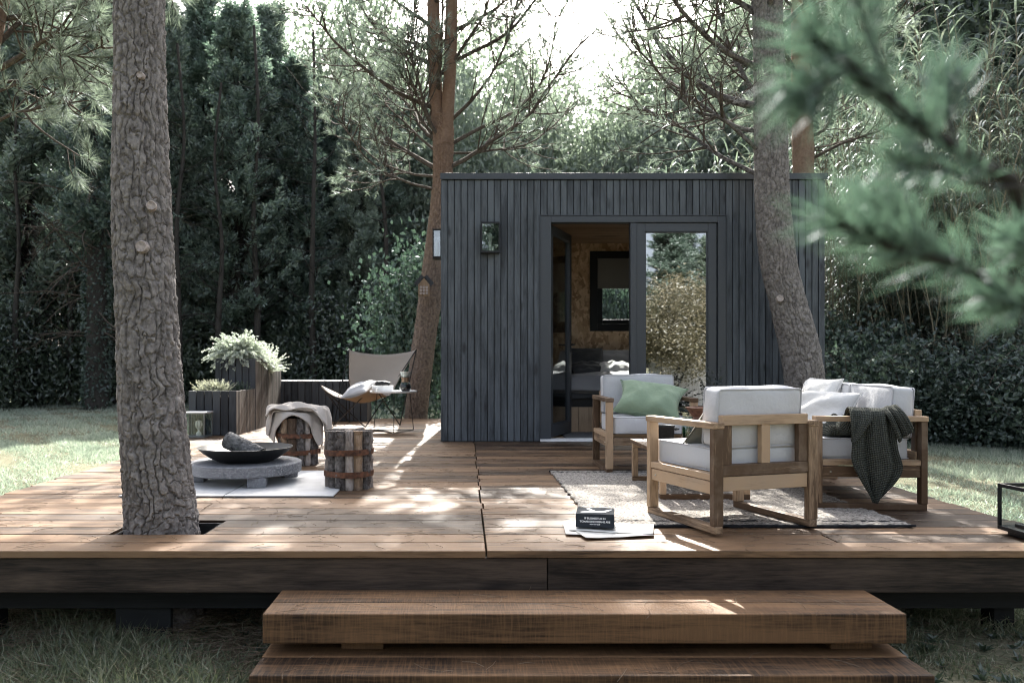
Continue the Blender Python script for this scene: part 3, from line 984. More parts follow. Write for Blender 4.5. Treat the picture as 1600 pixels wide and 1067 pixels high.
# door frame
fr = MB()
fr.box(DX0 - 0.022 - ox, DX0 + 0.088 - ox, -0.012, 0.1, 0.03, DZ)
fr.box(DX1 - 0.082 - ox, DX1 + 0.005 - ox, -0.012, 0.1, 0.03, DZ)
fr.box(DX0 + 0.0885 - ox, DX1 - 0.0825 - ox, -0.012, 0.1, DZ - 0.067, DZ)
fr.build('door_frame', M['metal'], cabin, bevel=0.004)
tr = MB()
tr.box(DX0 - 0.034 - ox, DX0 - 0.023 - ox, -0.018, 0.02, 0.008, DZ + 0.012)
tr.box(DX1 + 0.006 - ox, DX1 + 0.017 - ox, -0.018, 0.02, 0.008, DZ + 0.012)
tr.box(DX0 - 0.0225 - ox, DX1 + 0.0055 - ox, -0.018, 0.02, DZ + 0.0015, DZ + 0.012)
tr.build('door_trim', M['metal'], cabin, bevel=0.001)
cb('threshold', M['white'], DX0 - 0.03, DX1 + 0.012, CY0 - 0.05, CY0 + 0.12, 0.004, 0.029, 0.003)


def door_leaf(name, x0, x1, y, z0, z1, gl, st=0.085):
    mb = MB()
    L, Hh = x1 - x0, z1 - z0
    for a in ((0, st, 0, Hh), (L - st, L, 0, Hh), (st + 0.0005, L - st - 0.0005, 0, 0.13), (st + 0.0005, L - st - 0.0005, Hh - st, Hh)):
        mb.box(a[0], a[1], 0, 0.06, a[2], a[3])
    for a in ((st, st + 0.014, 0.13, Hh - st), (L - st - 0.014, L - st, 0.13, Hh - st), (st + 0.0145, L - st - 0.0145, 0.13, 0.144), (st + 0.0145, L - st - 0.0145, Hh - st - 0.014, Hh - st)):
        mb.box(a[0], a[1], 0.012, 0.048, a[2] + 0.0005, a[3] - 0.0005)
    d = mb.build(name, M['metal'], cabin, (x0 - ox, y - CY0, z0), bevel=0.003)
    box('pane', gl, d, st + 0.01, L - st - 0.01, 0.026, 0.034, 0.135, Hh - st - 0.01, 0)
    return d


fixed = door_leaf('door', 1.845, 2.70, CY0 + 0.01, 0.035, 2.335, M['door_glass'], 0.09)
cb('meeting_stile', M['metal'], 1.776, 1.843, CY0 - 0.004, CY0 + 0.075, 0.035, 2.335, 0.003)
leafd = door_leaf('door', 0.935, 1.77, CY0 + 0.075, 0.035, 2.335, M['leaf_glass'], 0.085)
leafd.rotation_euler = (0, 0, R(67))
hd = MB()
for sy in (-0.045, 0.105):
    hd.tube([(0.79, 0.03, 1.02), (0.79, sy, 1.02), (0.68, sy, 1.02)], 0.009, 8)
hd.box(0.775, 0.805, -0.005, 0.065, 0.93, 1.08)
hd.build('handle', M['iron'], leafd)

# bed and bedding inside
bed = empty('bed', 'low bed with dark rumpled bedding seen through the open cabin door', 'bed', (2.0, 9.62, 0.013))
for i in range(13):
    box('bed_board', M['pale_wood'], bed, -1.16 + i * 0.18, -1.16 + i * 0.18 + 0.176, 0, 0.025, 0.0, 0.30, 0.002)
box('bed_shade_block', M['black'], bed, -1.12, 1.15, 0.09, 1.25, 0.0, 0.42, 0.003)  # base in black, painting the shadow under the mattress
cushion('mattress', 2.3, 1.2, 0.17, M['bed_g'], bed, (0.0, 0.66, 0.51), r=0.05, puff=0.015, piping=False, seed=4)


def rumple(name, mat, x0, x1, y0, y1, z, amp, seed, drop=0.0, parent=None, n=36):
    r_ = np.random.default_rng(seed)
    a, b = np.meshgrid(np.linspace(0, 1, n), np.linspace(0, 1, n), indexing='ij')
    h = np.zeros_like(a)
    for q in range(9):
        an, fq = r_.uniform(0, 3.14), r_.uniform(4, 15)
        h += np.sin((a * math.cos(an) + b * math.sin(an)) * fq + r_.uniform(0, 6)) / fq * 4
    P = np.stack([x0 + a * (x1 - x0), y0 + b * (y1 - y0) + 0.02 * h, z + amp * h - drop * np.clip(1 - b * 5, 0, 1) ** 1.5], -1)
    return sheet(name, P, mat, parent, 0.03, 1)


rumple('duvet', M['bed_f'], -1.17, 1.17, 0.02, 0.9, 0.635, 0.022, 11, 0.26, bed)
rumple('blanket', M['bed_g'], -1.18, 1.18, -0.005, 0.55, 0.672, 0.018, 12, 0.16, bed)
gp = 'pillows on the bed in the cabin'
place(pillow('bed_pillow', 0.62, 0.42, 0.18, M['bed_f'], seed=3), (1.55, 10.55, 0.86), (R(62), 0, R(4)), 'dark grey pillow leaning on the strand board behind the bed, next to the door leaf', 'pillow', gp)
place(pillow('bed_pillow', 0.62, 0.42, 0.18, M['bed_g'], seed=4), (2.1, 10.6, 0.84), (R(60), 0, R(-4)), 'mid grey pillow leaning under the cabin window', 'pillow', gp)
place(pillow('bed_pillow', 0.5, 0.34, 0.15, M['bed_f'], seed=5), (1.62, 10.28, 0.76), (R(30), 0, R(10)), 'small black speckled pillow lying in front of the others on the bed', 'pillow', gp)
place(pillow('bed_pillow', 0.42, 0.32, 0.15, M['white_f'], seed=6), (1.93, 10.2, 0.765), (R(28), 0, R(-6)), 'small white pillow on the dark bed inside the cabin', 'pillow', gp)
mat_o = box('floor_mat', plain('grey_doormat', (0.13, 0.135, 0.14), 0.95, 0, 0.4, 160, 0.6), None, 1.12, 2.5, 8.72, 9.5, 0.013, 0.025, 0.003)
tag(mat_o, 'grey woven mat on the cabin floor behind the open door', 'mat')


def lamp(loc, rz, label):
    L = empty('wall_lamp', label, 'wall lamp', loc, rz, 'box lanterns on the cabin walls')
    w, h, d = 0.2, 0.325, 0.1
    mb = MB()
    t = 0.014
    for x in (-w / 2, w / 2 - t):
        for y in (-d, -t):
            mb.box(x, x + t, y, y + t, -h / 2 + 0.0205, h / 2 - 0.0205)
    mb.box(-w / 2, w / 2, -d, 0, h / 2 - 0.02, h / 2)
    mb.box(-w / 2, w / 2, -d, 0, -h / 2, -h / 2 + 0.02)
    mb.box(-w / 2 + 0.0145, w / 2 - 0.0145, -0.004, 0, -h / 2 + 0.02, h / 2 - 0.02)
    mb.build('frame', M['black'], L, bevel=0.002)
    g = MB()
    g.box(-w / 2 + t, w / 2 - t, -d + 0.004, -d + 0.007, -h / 2 + 0.02, h / 2 - 0.02)
    g.box(-w / 2 + 0.004, -w / 2 + 0.007, -d + t, -t, -h / 2 + 0.02, h / 2 - 0.02)
    g.box(w / 2 - 0.007, w / 2 - 0.004, -d + t, -t, -h / 2 + 0.02, h / 2 - 0.02)
    g.build('pane', M['lamp_glass'], L)
    b = MB()
    b.lathe([(0.012, -0.14), (0.014, -0.06), (0.012, -0.05), (0.018, -0.02), (0.022, 0.01), (0.018, 0.035), (0.008, 0.05)], 16, (0, -0.05, 0))
    b.build('bulb', M['bulb'], L, smooth=True)


lamp((0.279, CY0 - 0.006, 2.165), 0, 'black box lantern with glass and pale bulb on the cabin front')
lamp((CXL - 0.011, 9.0, 2.17), R(-90), 'black box lantern sticking out from the left side wall of the cabin')


# ------------------------------------------------------------------ rug
RX0, RX1, RY0, RY1 = 0.66, 2.27, 4.02, 6.14
rn = np.random.default_rng(5)
a, b = np.meshgrid(np.linspace(0, RX1 - RX0, 90), np.linspace(0, RY1 - RY0, 130), indexing='ij')
hh = 0.011 + 0.0018 * rn.normal(size=a.shape) + 0.004 * np.clip(np.sin(a * 2.1 + 1) * np.sin(b * 1.7), -1, 1)
edge = 0.006 * np.sin(b * 41) + 0.004 * np.sin(b * 97)
rug = sheet('woven_rug', np.stack([a + edge * (1 - 2 * a / a.max()), b, hh], -1), M['rug'], None, 0.011, 0, 1.0, -1.0)
rug.location = (RX0, RY0, 0.002)
tag(rug, 'cream and black woven rug under the lounge chairs', 'rug')


# ------------------------------------------------------------------ lounge chairs and sofa
def lounge(name, label, cat, loc, rz, w, d, ha, group, seats=1, seed=0, k=1.0):
    """Acacia frame of two closed side frames, rails and a slatted back; loose seat and back cushions. Front faces local -y."""
    T = empty(name, label, cat, loc, rz, group)
    t, lw = 0.035, 0.054
    zs = 0.285 * k
    for x in (0, w - lw):
        for y in (0, d - t):
            box('leg', M['teak_z'], T, x, x + lw, y, y + t, 0.036, ha - 0.0305, 0.003)
        box('sled_rail', M['teak_y'], T, x + 0.004, x + lw - 0.004, 0.001, d - 0.001, 0.001, 0.0355, 0.003)
        box('armrest', M['teak_y'], T, x - 0.004, x + lw + 0.004, -0.006, d + 0.004, ha - 0.03, ha, 0.004)
        box('side_rail', M['teak_y'], T, x + 0.003, x + lw - 0.003, t + 0.001, d - t - 0.001, zs - 0.034, zs - 0.001, 0.003)
        xi = x + 0.008 if x == 0 else x + lw - 0.03
        box('side_apron', M['teak_y'], T, xi, xi + 0.022, t + 0.0005, d - t - 0.0005, zs - 0.1, zs - 0.038, 0.003)
    box('front_apron', M['teak_x'], T, lw + 0.001, w - lw - 0.001, 0.006, 0.03, zs - 0.09, zs - 0.03, 0.003)
    box('rear_apron', M['teak_x'], T, lw + 0.001, w - lw - 0.001, d - 0.034, d - 0.01, zs - 0.085, zs - 0.015, 0.003)
    for i in range(int(d / 0.11)):
        y = 0.05 + i * 0.105
        if y + 0.07 < d - 0.04:
            box('seat_slat', M['teak_x'], T, lw + 0.001, w - lw - 0.001, y, y + 0.07, zs - 0.028, zs - 0.008, 0.002)
    yb = d - 0.045
    box('back_rail', M['teak_x'], T, lw + 0.002, w - lw - 0.002, yb, yb + 0.04, ha - 0.015, ha + 0.034, 0.003)
    box('back_rail', M['teak_x'], T, lw + 0.002, w - lw - 0.002, yb, yb + 0.04, zs - 0.012, zs + 0.042, 0.003)
    ns = 3 if seats == 1 else 5
    iw = w - 2 * lw
    for i in range(ns):
        x = lw + 0.004 + (iw - 0.008 - 0.05) * i / (ns - 1)
        box('back_slat', M['teak_z'], T, x, x + 0.05, yb + 0.004, yb + 0.036, zs + 0.0425, ha - 0.0155, 0.002)
    for x in (0.004, w - 0.004):
        mb = MB()
        sx = -1 if x < 0.1 else 1
        for y in (0.06, d - 0.08):
            mb.lathe([(0.005, -0.001), (0.005, 0.003), (0.003, 0.005)], 8, (0, 0, 0))
        o = mb.build('screw', M['bulb'], T, (x - sx * 0.004 + sx * 0.002, 0.06 + 0.02, zs - 0.07))
        o.rotation_euler = (0, R(90 * sx), 0)
    cw = (iw - 0.004) / seats
    for s_ in range(seats):
        cx = lw + 0.002 + cw * (s_ + 0.5)
        cushion('seat_cushion', cw - 0.004, d - 0.075, 0.115 * k, M['cush'], T, (cx, (d - 0.05) / 2 - 0.008, zs + 0.057 * k), r=0.016, puff=0.005, seed=seed + s_, wr=0.003)
        hb = 0.29 * k
        cushion('back_cushion', cw - 0.006, 0.125, hb, M['cush'], T, (cx, yb - 0.068, zs + 0.115 * k + hb / 2 + 0.004), (R(-4), 0, 0), r=0.018, puff=0.007, seed=seed + 7 + s_, wr=0.003)
    return T


gc = 'acacia lounge chairs with grey cushions'
chairA = lounge('lounge_chair', 'wooden lounge chair showing its slatted back, at the front of the rug', 'armchair', (1.575, 4.56, 0.002), R(198.5), 0.61, 0.60, 0.53, gc, 1, 3)
chairA.location.z = 0.014
chairB = lounge('lounge_chair', 'wooden lounge chair facing the viewer near the cabin door', 'armchair', (1.07, 6.02, 0.0), R(0), 0.69, 0.64, 0.57, gc, 1, 30, 1.06)
sofa = lounge('garden_sofa', 'wooden two seat garden sofa with pale grey cushions at the right of the rug', 'sofa', (2.088, 5.853, 0.0), R(-93.9), 1.32, 0.61, 0.53, None, 2, 50)

# coffee table
ct = empty('coffee_table', 'low wooden coffee table with sled legs in the middle of the lounge set', 'table', (1.445, 5.2, 0.014))
for x in np.linspace(-0.275, 0.275 - 0.088, 6):
    box('table_slat', M['teak_y'], ct, x, x + 0.084, -0.45, 0.45, 0.262, 0.286, 0.003)
for y in (-0.41, 0.37):
    for x in (-0.27, 0.232):
        box('leg', M['teak_z'], ct, x, x + 0.038, y, y + 0.04, 0.031, 0.229, 0.003)
    box('sled_rail', M['teak_x'], ct, -0.27, 0.27, y, y + 0.04, 0.0, 0.03, 0.003)
    box('cross_rail', M['teak_x'], ct, -0.27, 0.27, y, y + 0.04, 0.23, 0.261, 0.003)

ZT = 0.301
pot = empty('black_pot', 'black enamel pot with handles standing on the coffee table', 'pot', (1.345, 5.40, ZT))
mb = MB()
mb.lathe([(0.066, 0), (0.072, 0.012), (0.074, 0.10), (0.078, 0.106), (0.076, 0.112), (0.068, 0.108), (0.066, 0.02), (0.0, 0.018)], 32)
mb.build('body', M['iron'], pot, smooth=True)
for s_ in (-1, 1):
    MB().tube([(s_ * 0.072, -0.028, 0.085), (s_ * 0.098, -0.022, 0.088), (s_ * 0.098, 0.022, 0.088), (s_ * 0.072, 0.028, 0.085)], 0.006, 8).build('handle', M['iron'], pot, smooth=True)
jar = empty('glass_jar', 'green glass jar beside the black pot on the coffee table', 'jar', (1.515, 5.42, ZT))
MB().lathe([(0.036, 0), (0.04, 0.006), (0.04, 0.11), (0.03, 0.135), (0.031, 0.15), (0.028, 0.15), (0.027, 0.133), (0.036, 0.108), (0.036, 0.01), (0.0, 0.008)], 24).build('body', M['green_glass'], jar, smooth=True)
MB().lathe([(0.033, 0.151), (0.034, 0.154), (0.034, 0.168), (0.031, 0.171)], 20).build('lid', M['green_glass'], jar, smooth=True)
tp = empty('terracotta_pot', 'brown clay pot with a flared rim on the coffee table behind the front chair', 'pot', (1.63, 5.5, ZT))
MB().lathe([(0.055, 0), (0.085, 0.03), (0.095, 0.08), (0.085, 0.125), (0.06, 0.15), (0.058, 0.165), (0.10, 0.22), (0.105, 0.228), (0.098, 0.23), (0.05, 0.17), (0.0, 0.165)], 28).build('body', M['terra'], tp, smooth=True)

# scatter cushions and throws
gs = 'scatter cushions on the lounge seats'
g1 = place(pillow('scatter_cushion', 0.54, 0.42, 0.19, M['green_f'], seed=21, pinch=0.2), (1.45, 6.24, 0.545), (Matrix.Rotation(R(-8), 3, 'Z') @ Matrix.Rotation(R(36), 3, 'X') @ Matrix.Rotation(R(-13), 3, 'Z')).to_euler(), 'sage green cushion lying on the chair by the cabin door', 'cushion', gs)
zA = 0.014
p_ = Matrix.Translation(chairA.location) @ Euler((0, 0, R(198.5))).to_matrix().to_4x4()
loc = p_ @ Vector((0.36, 0.36, 0.49))
place(pillow('scatter_cushion', 0.36, 0.30, 0.13, M['grey_f'], seed=22), loc, (R(-50), R(8), R(18)), 'dark grey velvet cushion on the front chair peeking past its armrest', 'cushion', gs)
s_m = Matrix.Translation(sofa.location) @ Euler((0, 0, R(-93.9))).to_matrix().to_4x4()
place(pillow('scatter_cushion', 0.44, 0.38, 0.16, M['white_f'], seed=23), s_m @ Vector((0.36, 0.34, 0.555)), (R(66), 0, R(-86)), 'white square cushion leaning on the far sofa backrest', 'cushion', gs)
bz = pillow('scatter_cushion', 0.60, 0.34, 0.19, M['white_f'], seed=24)
place(bz, s_m @ Vector((0.72, 0.20, 0.505)), (R(58), 0, R(-70)), 'long white cushion with dark stripe band in front on the sofa', 'cushion', gs)
for dx in (-0.07, -0.045):
    t = np.linspace(-1, 1, 30)
    x = -0.06 + dx
    ax = abs(x) / 0.30
    f = (np.clip((1 - ax ** 2.6) * (1 - np.abs(t) ** 2.6), 0, 1)) ** 0.55
    up_ = np.stack([np.full(30, x), t * 0.17 * (1 - 0.06 * (1 - ax ** 2)), f * 0.095 + 0.0035], -1)
    st = np.stack([up_, up_ + np.array([0.013, 0, 0.0])], 0)
    sheet('stripe', st, M['stripe_f'], bz, 0.003)

# dark waffle throw over the near sofa arm
thr = empty('knit_throw', 'dark green waffle knit throw draped over the near sofa arm', 'throw', (2.3, 4.5, 0.53))


def G(px, py, Y):
    return np.array(tuple(W(px, py, Y) - thr.location))


def drape(left, right, nu, nv, amp, fq, ph, back=None):
    L_, Rr = grow(left, nv), grow(right, nv)
    u = np.linspace(0, 1, nu)[:, None, None]
    P = L_[None] * (1 - u) + Rr[None] * u
    vv = np.linspace(0, 1, nv)[None, :]
    fold = amp * np.sin(u[..., 0] * fq + ph + 0.7 * vv) * np.clip(vv * 1.6, 0.15, 1)
    P[..., 1] -= fold + amp * 0.5 * np.sin(u[..., 0] * fq * 2.3 + 2 * ph + vv * 2)
    return P


YN = 4.49
front = drape(
    [G(1318, 655, 4.66), G(1322, 641, 4.60), G(1328, 637.5, 4.55), G(1327, 645, 4.475), G(1329, 690, 4.46), G(1331, 727, 4.47), G(1366, 786, 4.48)],
    [G(1400, 655, 4.64), G(1398, 645, 4.58), G(1397, 640, 4.52), G(1398, 650, 4.445), G(1404, 700, 4.43), G(1410, 740, 4.44), G(1369, 787, 4.46)], 34, 44, 0.016, 11, 0.4)
sheet('front_fold', front, M['knit'], thr, 0.012, 1)
tail = drape(
    [G(1372, 655, 4.62), G(1374, 643, 4.57), G(1378, 640, 4.50), G(1386, 650, 4.43), G(1396, 672, 4.42), G(1404, 692, 4.42)],
    [G(1404, 650, 4.62), G(1402, 636, 4.56), G(1400, 633, 4.48), G(1414, 648, 4.41), G(1426, 668, 4.40), G(1425, 672, 4.41)], 20, 26, 0.02, 8, 1.2)
sheet('tail_fold', tail, M['knit'], thr, 0.014, 1)
left2 = drape(
    [G(1318, 655, 4.66), G(1321, 640, 4.58), G(1326, 638, 4.50), G(1329, 660, 4.455), G(1331, 690, 4.45)],
    [G(1352, 652, 4.64), G(1355, 639, 4.56), G(1358, 641, 4.47), G(1362, 655, 4.425), G(1334, 694, 4.43)], 16, 20, 0.008, 6, 2.0)
sheet('side_fold', left2, M['knit'], thr, 0.012, 1)
rb = np.random.default_rng(8)
aa, bb = np.meshgrid(np.linspace(0, 1, 30), np.linspace(0, 1, 22), indexing='ij')
hz = 0.05 + 0.03 * np.sin(aa * 17 + bb * 3) + 0.02 * np.sin(bb * 15 - aa * 6)
env = (np.sin(aa * math.pi) * np.sin(bb * math.pi)) ** 0.4
bun = np.stack([2.10 + 0.30 * aa, 4.60 + 0.26 * bb, 0.412 + env * hz + 0.03 * env], -1) - np.array(tuple(thr.location))
sheet('bunched_fold', bun, M['knit'], thr, 0.012, 1)

# ------------------------------------------------------------------ book and papers
mg = empty('magazine', 'open pale magazine spread lying under the dark book on the deck', 'magazine', (0.70, 3.93, 0.003), R(-4))
for q, (dx, dy, rz, z) in enumerate(((-0.005, 0.0, 0, 0.0), (0.02, -0.05, 14, 0.005), (0.03, 0.03, -10, 0.010))):
    aa, bb = np.meshgrid(np.linspace(-0.2, 0.2, 16), np.linspace(-0.115, 0.115, 8), indexing='ij')
    zz = z + 0.002 + 0.006 * np.abs(np.sin(aa * 9 + q)) * (np.abs(aa) / 0.2)
    o = sheet('page', np.stack([aa * (0.85 if q == 1 else 1), bb, zz], -1), M['paper'], mg, 0.002)
    o.location = (dx, dy, 0)
    o.rotation_euler = (0, 0, R(rz))
bk = empty('hardback_book', 'thick dark book with white lettering on its spine, on top of the magazine', 'book', (0.655, 3.985, 0.028), R(-11))
cw_, cd_, chh = 0.186, 0.185, 0.066
box('text_block', M['paper'], bk, -cw_ / 2 + 0.003, cw_ / 2 - 0.003, -cd_ / 2 + 0.004, cd_ / 2 - 0.004, 0.0035, chh - 0.0035, 0.001)
cv = MB()
cv.box(-cw_ / 2, cw_ / 2, -cd_ / 2, cd_ / 2, chh - 0.003, chh)
cv.box(-cw_ / 2, cw_ / 2, -cd_ / 2, cd_ / 2, 0, 0.003)
cv.box(-cw_ / 2, cw_ / 2, -cd_ / 2, -cd_ / 2 + 0.003, 0.0031, chh - 0.0031)
cv.build('cover', M['book'], bk, bevel=0.0008)


def text(body, size, parent, loc, rot, mat, name='lettering'):
    cu = bpy.data.curves.new(name, 'FONT')
    cu.body = body
    cu.size = size
    cu.align_x = 'CENTER'
    cu.align_y = 'CENTER'
    cu.extrude = 0.0003
    cu.offset = 0.0004
    cu.materials.append(mat)
    o = bpy.data.objects.new(name, cu)
    o.location = loc
    o.rotation_euler = rot
    link(o, parent)
    bpy.context.view_layer.update()
    me = bpy.data.meshes.new_from_object(o.evaluated_get(bpy.context.evaluated_depsgraph_get()))
    bpy.data.objects.remove(o)
    q = obj(name, me, mat, parent, loc)
    q.rotation_euler = rot
    return q


text('IF BUSIMESTUR IN', 0.0128, bk, (0, -cd_ / 2 - 0.0006, 0.045), (R(90), 0, 0), M['print'])
text('TOMAR DNE DESANE ARE', 0.0124, bk, (0, -cd_ / 2 - 0.0006, 0.029), (R(90), 0, 0), M['print'])
text('HOW DO CLUE', 0.007, bk, (0, -cd_ / 2 - 0.0006, 0.0165), (R(90), 0, 0), M['print'])
ll = MB()                                                            # white bird-like swoosh printed on the cover
pts = [(-0.075, -0.03), (-0.06, -0.02), (-0.03, -0.012), (0.0, -0.01), (0.03, -0.004), (0.06, 0.02), (0.075, 0.032), (0.082, 0.03), (0.062, -0.004), (0.045, -0.03), (0.02, -0.034), (-0.01, -0.035), (-0.04, -0.038), (-0.066, -0.036)]
n_ = len(pts)
ll.add([(x, y * 1.5, chh + 0.0004) for x, y in pts] + [(x, y * 1.5, chh + 0.0008) for x, y in pts], [tuple(range(n_, 2 * n_))] + [(i, (i + 1) % n_, n_ + (i + 1) % n_, n_ + i) for i in range(n_)])
pts = [(-0.05, 0.035), (-0.03, 0.042), (-0.012, 0.01), (0.005, -0.006), (-0.015, -0.008), (-0.035, 0.012)]
n2_ = len(pts)
ll.add([(x, y * 1.5, chh + 0.0004) for x, y in pts] + [(x, y * 1.5, chh + 0.0008) for x, y in pts], [tuple(range(n2_, 2 * n2_))] + [(i, (i + 1) % n2_, n2_ + (i + 1) % n2_, n2_ + i) for i in range(n2_)])
ll.build('cover_print', M['print'], bk)


# ------------------------------------------------------------------ glass lanterns
def lantern(label, loc, rz, w, d, h, mat, pale_top=False, plinth=False):
    L = empty('glass_lantern', label, 'lantern', loc, rz, 'glass lanterns on the deck')
    t = 0.014
    z0 = 0.0
    mb = MB()
    if plinth:
        mb.box(-w / 2 + 0.03, w / 2 - 0.03, -d / 2 + 0.03, d / 2 - 0.03, 0, 0.022)
        z0 = 0.0225
    mb.box(-w / 2, w / 2, -d / 2, d / 2, z0, z0 + 0.018)
    for x in (-w / 2, w / 2 - t):
        for y in (-d / 2, d / 2 - t):
            mb.box(x, x + t, y, y + t, z0 + 0.0185, h - 0.0185)
    if not plinth:
        mb.build('frame', mat, L, bevel=0.002)
        box('lid', M['pale_stone'] if pale_top else mat, L, -w / 2 - 0.006, w / 2 + 0.006, -d / 2 - 0.006, d / 2 + 0.006, h - 0.018, h, 0.003)
    else:
        for a in ((-w / 2, w / 2, -d / 2, -d / 2 + t), (-w / 2, w / 2, d / 2 - t, d / 2), (-w / 2, -w / 2 + t, -d / 2 + t + 0.0005, d / 2 - t - 0.0005), (w / 2 - t, w / 2, -d / 2 + t + 0.0005, d / 2 - t - 0.0005)):
            mb.box(a[0], a[1], a[2], a[3], h - 0.018, h)
        mb.build('frame', mat, L, bevel=0.002)
        box('tray', mat, L, -w / 2 + 0.05, w / 2 - 0.05, -d / 2 + 0.05, d / 2 - 0.05, z0 + 0.0185, z0 + 0.035, 0.003)
    g = MB()
    for x in (-w / 2 + 0.006, w / 2 - 0.008):
        g.box(x, x + 0.002, -d / 2 + t, d / 2 - t, z0 + 0.018, h - 0.018)
    for y in (-d / 2 + 0.006, d / 2 - 0.008):
        g.box(-w / 2 + t, w / 2 - t, y, y + 0.002, z0 + 0.018, h - 0.018)
    g.build('pane', M['glass'], L)
    if not plinth:
        c = MB()
        c.lathe([(0.03, 0.018), (0.03, 0.05), (0.012, 0.06), (0.012, 0.085), (0.036, 0.11), (0.046, 0.145), (0.036, 0.18), (0.012, 0.195)], 18, (0.01, 0, 0))
        c.build('candle_holder', M['bulb'], L, smooth=True)
        b = MB()
        for q in range(8):
            an = q * math.pi / 4
            b.tube([(0.01 + 0.047 * math.cos(an) * math.sin(f), 0.047 * math.sin(an) * math.sin(f), 0.145 - 0.05 * math.cos(f)) for f in np.linspace(0.3, 2.85, 8)], 0.0025, 5)
        b.build('wire_cage', M['iron'], L)
    return L


steel_l = plain('weathered_zinc', (0.16, 0.165, 0.165), 0.45, 0.4, 0.15, 40)
lantern('square zinc and glass lantern standing before the low planter', (-3.03, 9.11, 0.0), R(-3), 0.25, 0.25, 0.29, steel_l, True)
lantern('black steel framed glass lantern on the right edge of the deck', (2.755, 3.73, 0.0), R(3), 0.29, 0.36, 0.245, M['black'], False, True)

# ------------------------------------------------------------------ fire pit on its slabs
gslab = 'pale slabs under the fire bowl'
for nm, x0, x1 in (('left of the two pale slabs under the granite fire table', -2.14, -1.494), ('right of the two pale slabs under the granite fire table', -1.486, -0.81)):
    o = box('paving_slab', M['pale_stone'], None, x0, x1, 4.95, 6.13, 0.0025, 0.012, 0.003)
    tag(o, nm, 'slab', gslab)
fp = empty('fire_table', 'round speckled granite table on stubby legs carrying the fire bowl', 'fire pit', (-1.523, 5.58, 0.0125))
MB().lathe([(0.374, 0.064), (0.382, 0.07), (0.383, 0.132), (0.376, 0.138)], 72).build('table_top', M['granite'], fp, smooth=True)
for an in (-62, 184, 42):
    o = box('leg', M['granite'], fp, -0.06, 0.06, -0.055, 0.055, 0.0, 0.066, 0.005)
    o.location = (0.345 * math.cos(R(an)) * 0.95, 0.345 * math.sin(R(an)) * 0.92, 0)
    o.rotation_euler = (0, 0, R(an + 90) if an > 0 else R(6))
fb = empty('fire_bowl', 'shallow black iron fire bowl on the granite table', 'bowl', (-1.523, 5.58, 0.151))
prof = [(0.175, 0.0)] + [(0.175 + 0.147 * math.sin(R(a * 1.0)) ** 0.9, 0.1 * (a / 90) ** 1.5) for a in range(10, 91, 10)]
prof = [(0.0, 0.0), (0.175, 0.0), (0.235, 0.028), (0.285, 0.062), (0.318, 0.093), (0.324, 0.1), (0.318, 0.101), (0.28, 0.07), (0.23, 0.038), (0.17, 0.01), (0.0, 0.008)]
MB().lathe(prof, 64).build('bowl', M['iron'], fb, smooth=True)
char = mk_bark('charred_bark', (0.012, 0.012, 0.013), (0.22, 0.22, 0.22))
lg = obj('charred_log', trunk_mesh('charred_log', [(-0.15, 0.0, 0), (0.0, 0.0, 0.0), (0.15, 0.0, 0.0)], [0.06, 0.058, 0.052], 64, 70, 44, (0.03, 0.035), 0.006), char)
capm = MB().lathe([(0.058, -0.002), (0.05, 0.004), (0.0, 0.006)], 20).build('cut_end', char, lg, (-0.148, 0, 0))
capm.rotation_euler = (0, R(-90), 0)
place(lg, (-1.52, 5.54, 0.246), (0, R(19), R(-22)), 'short charred log lying in the iron fire bowl', 'log')


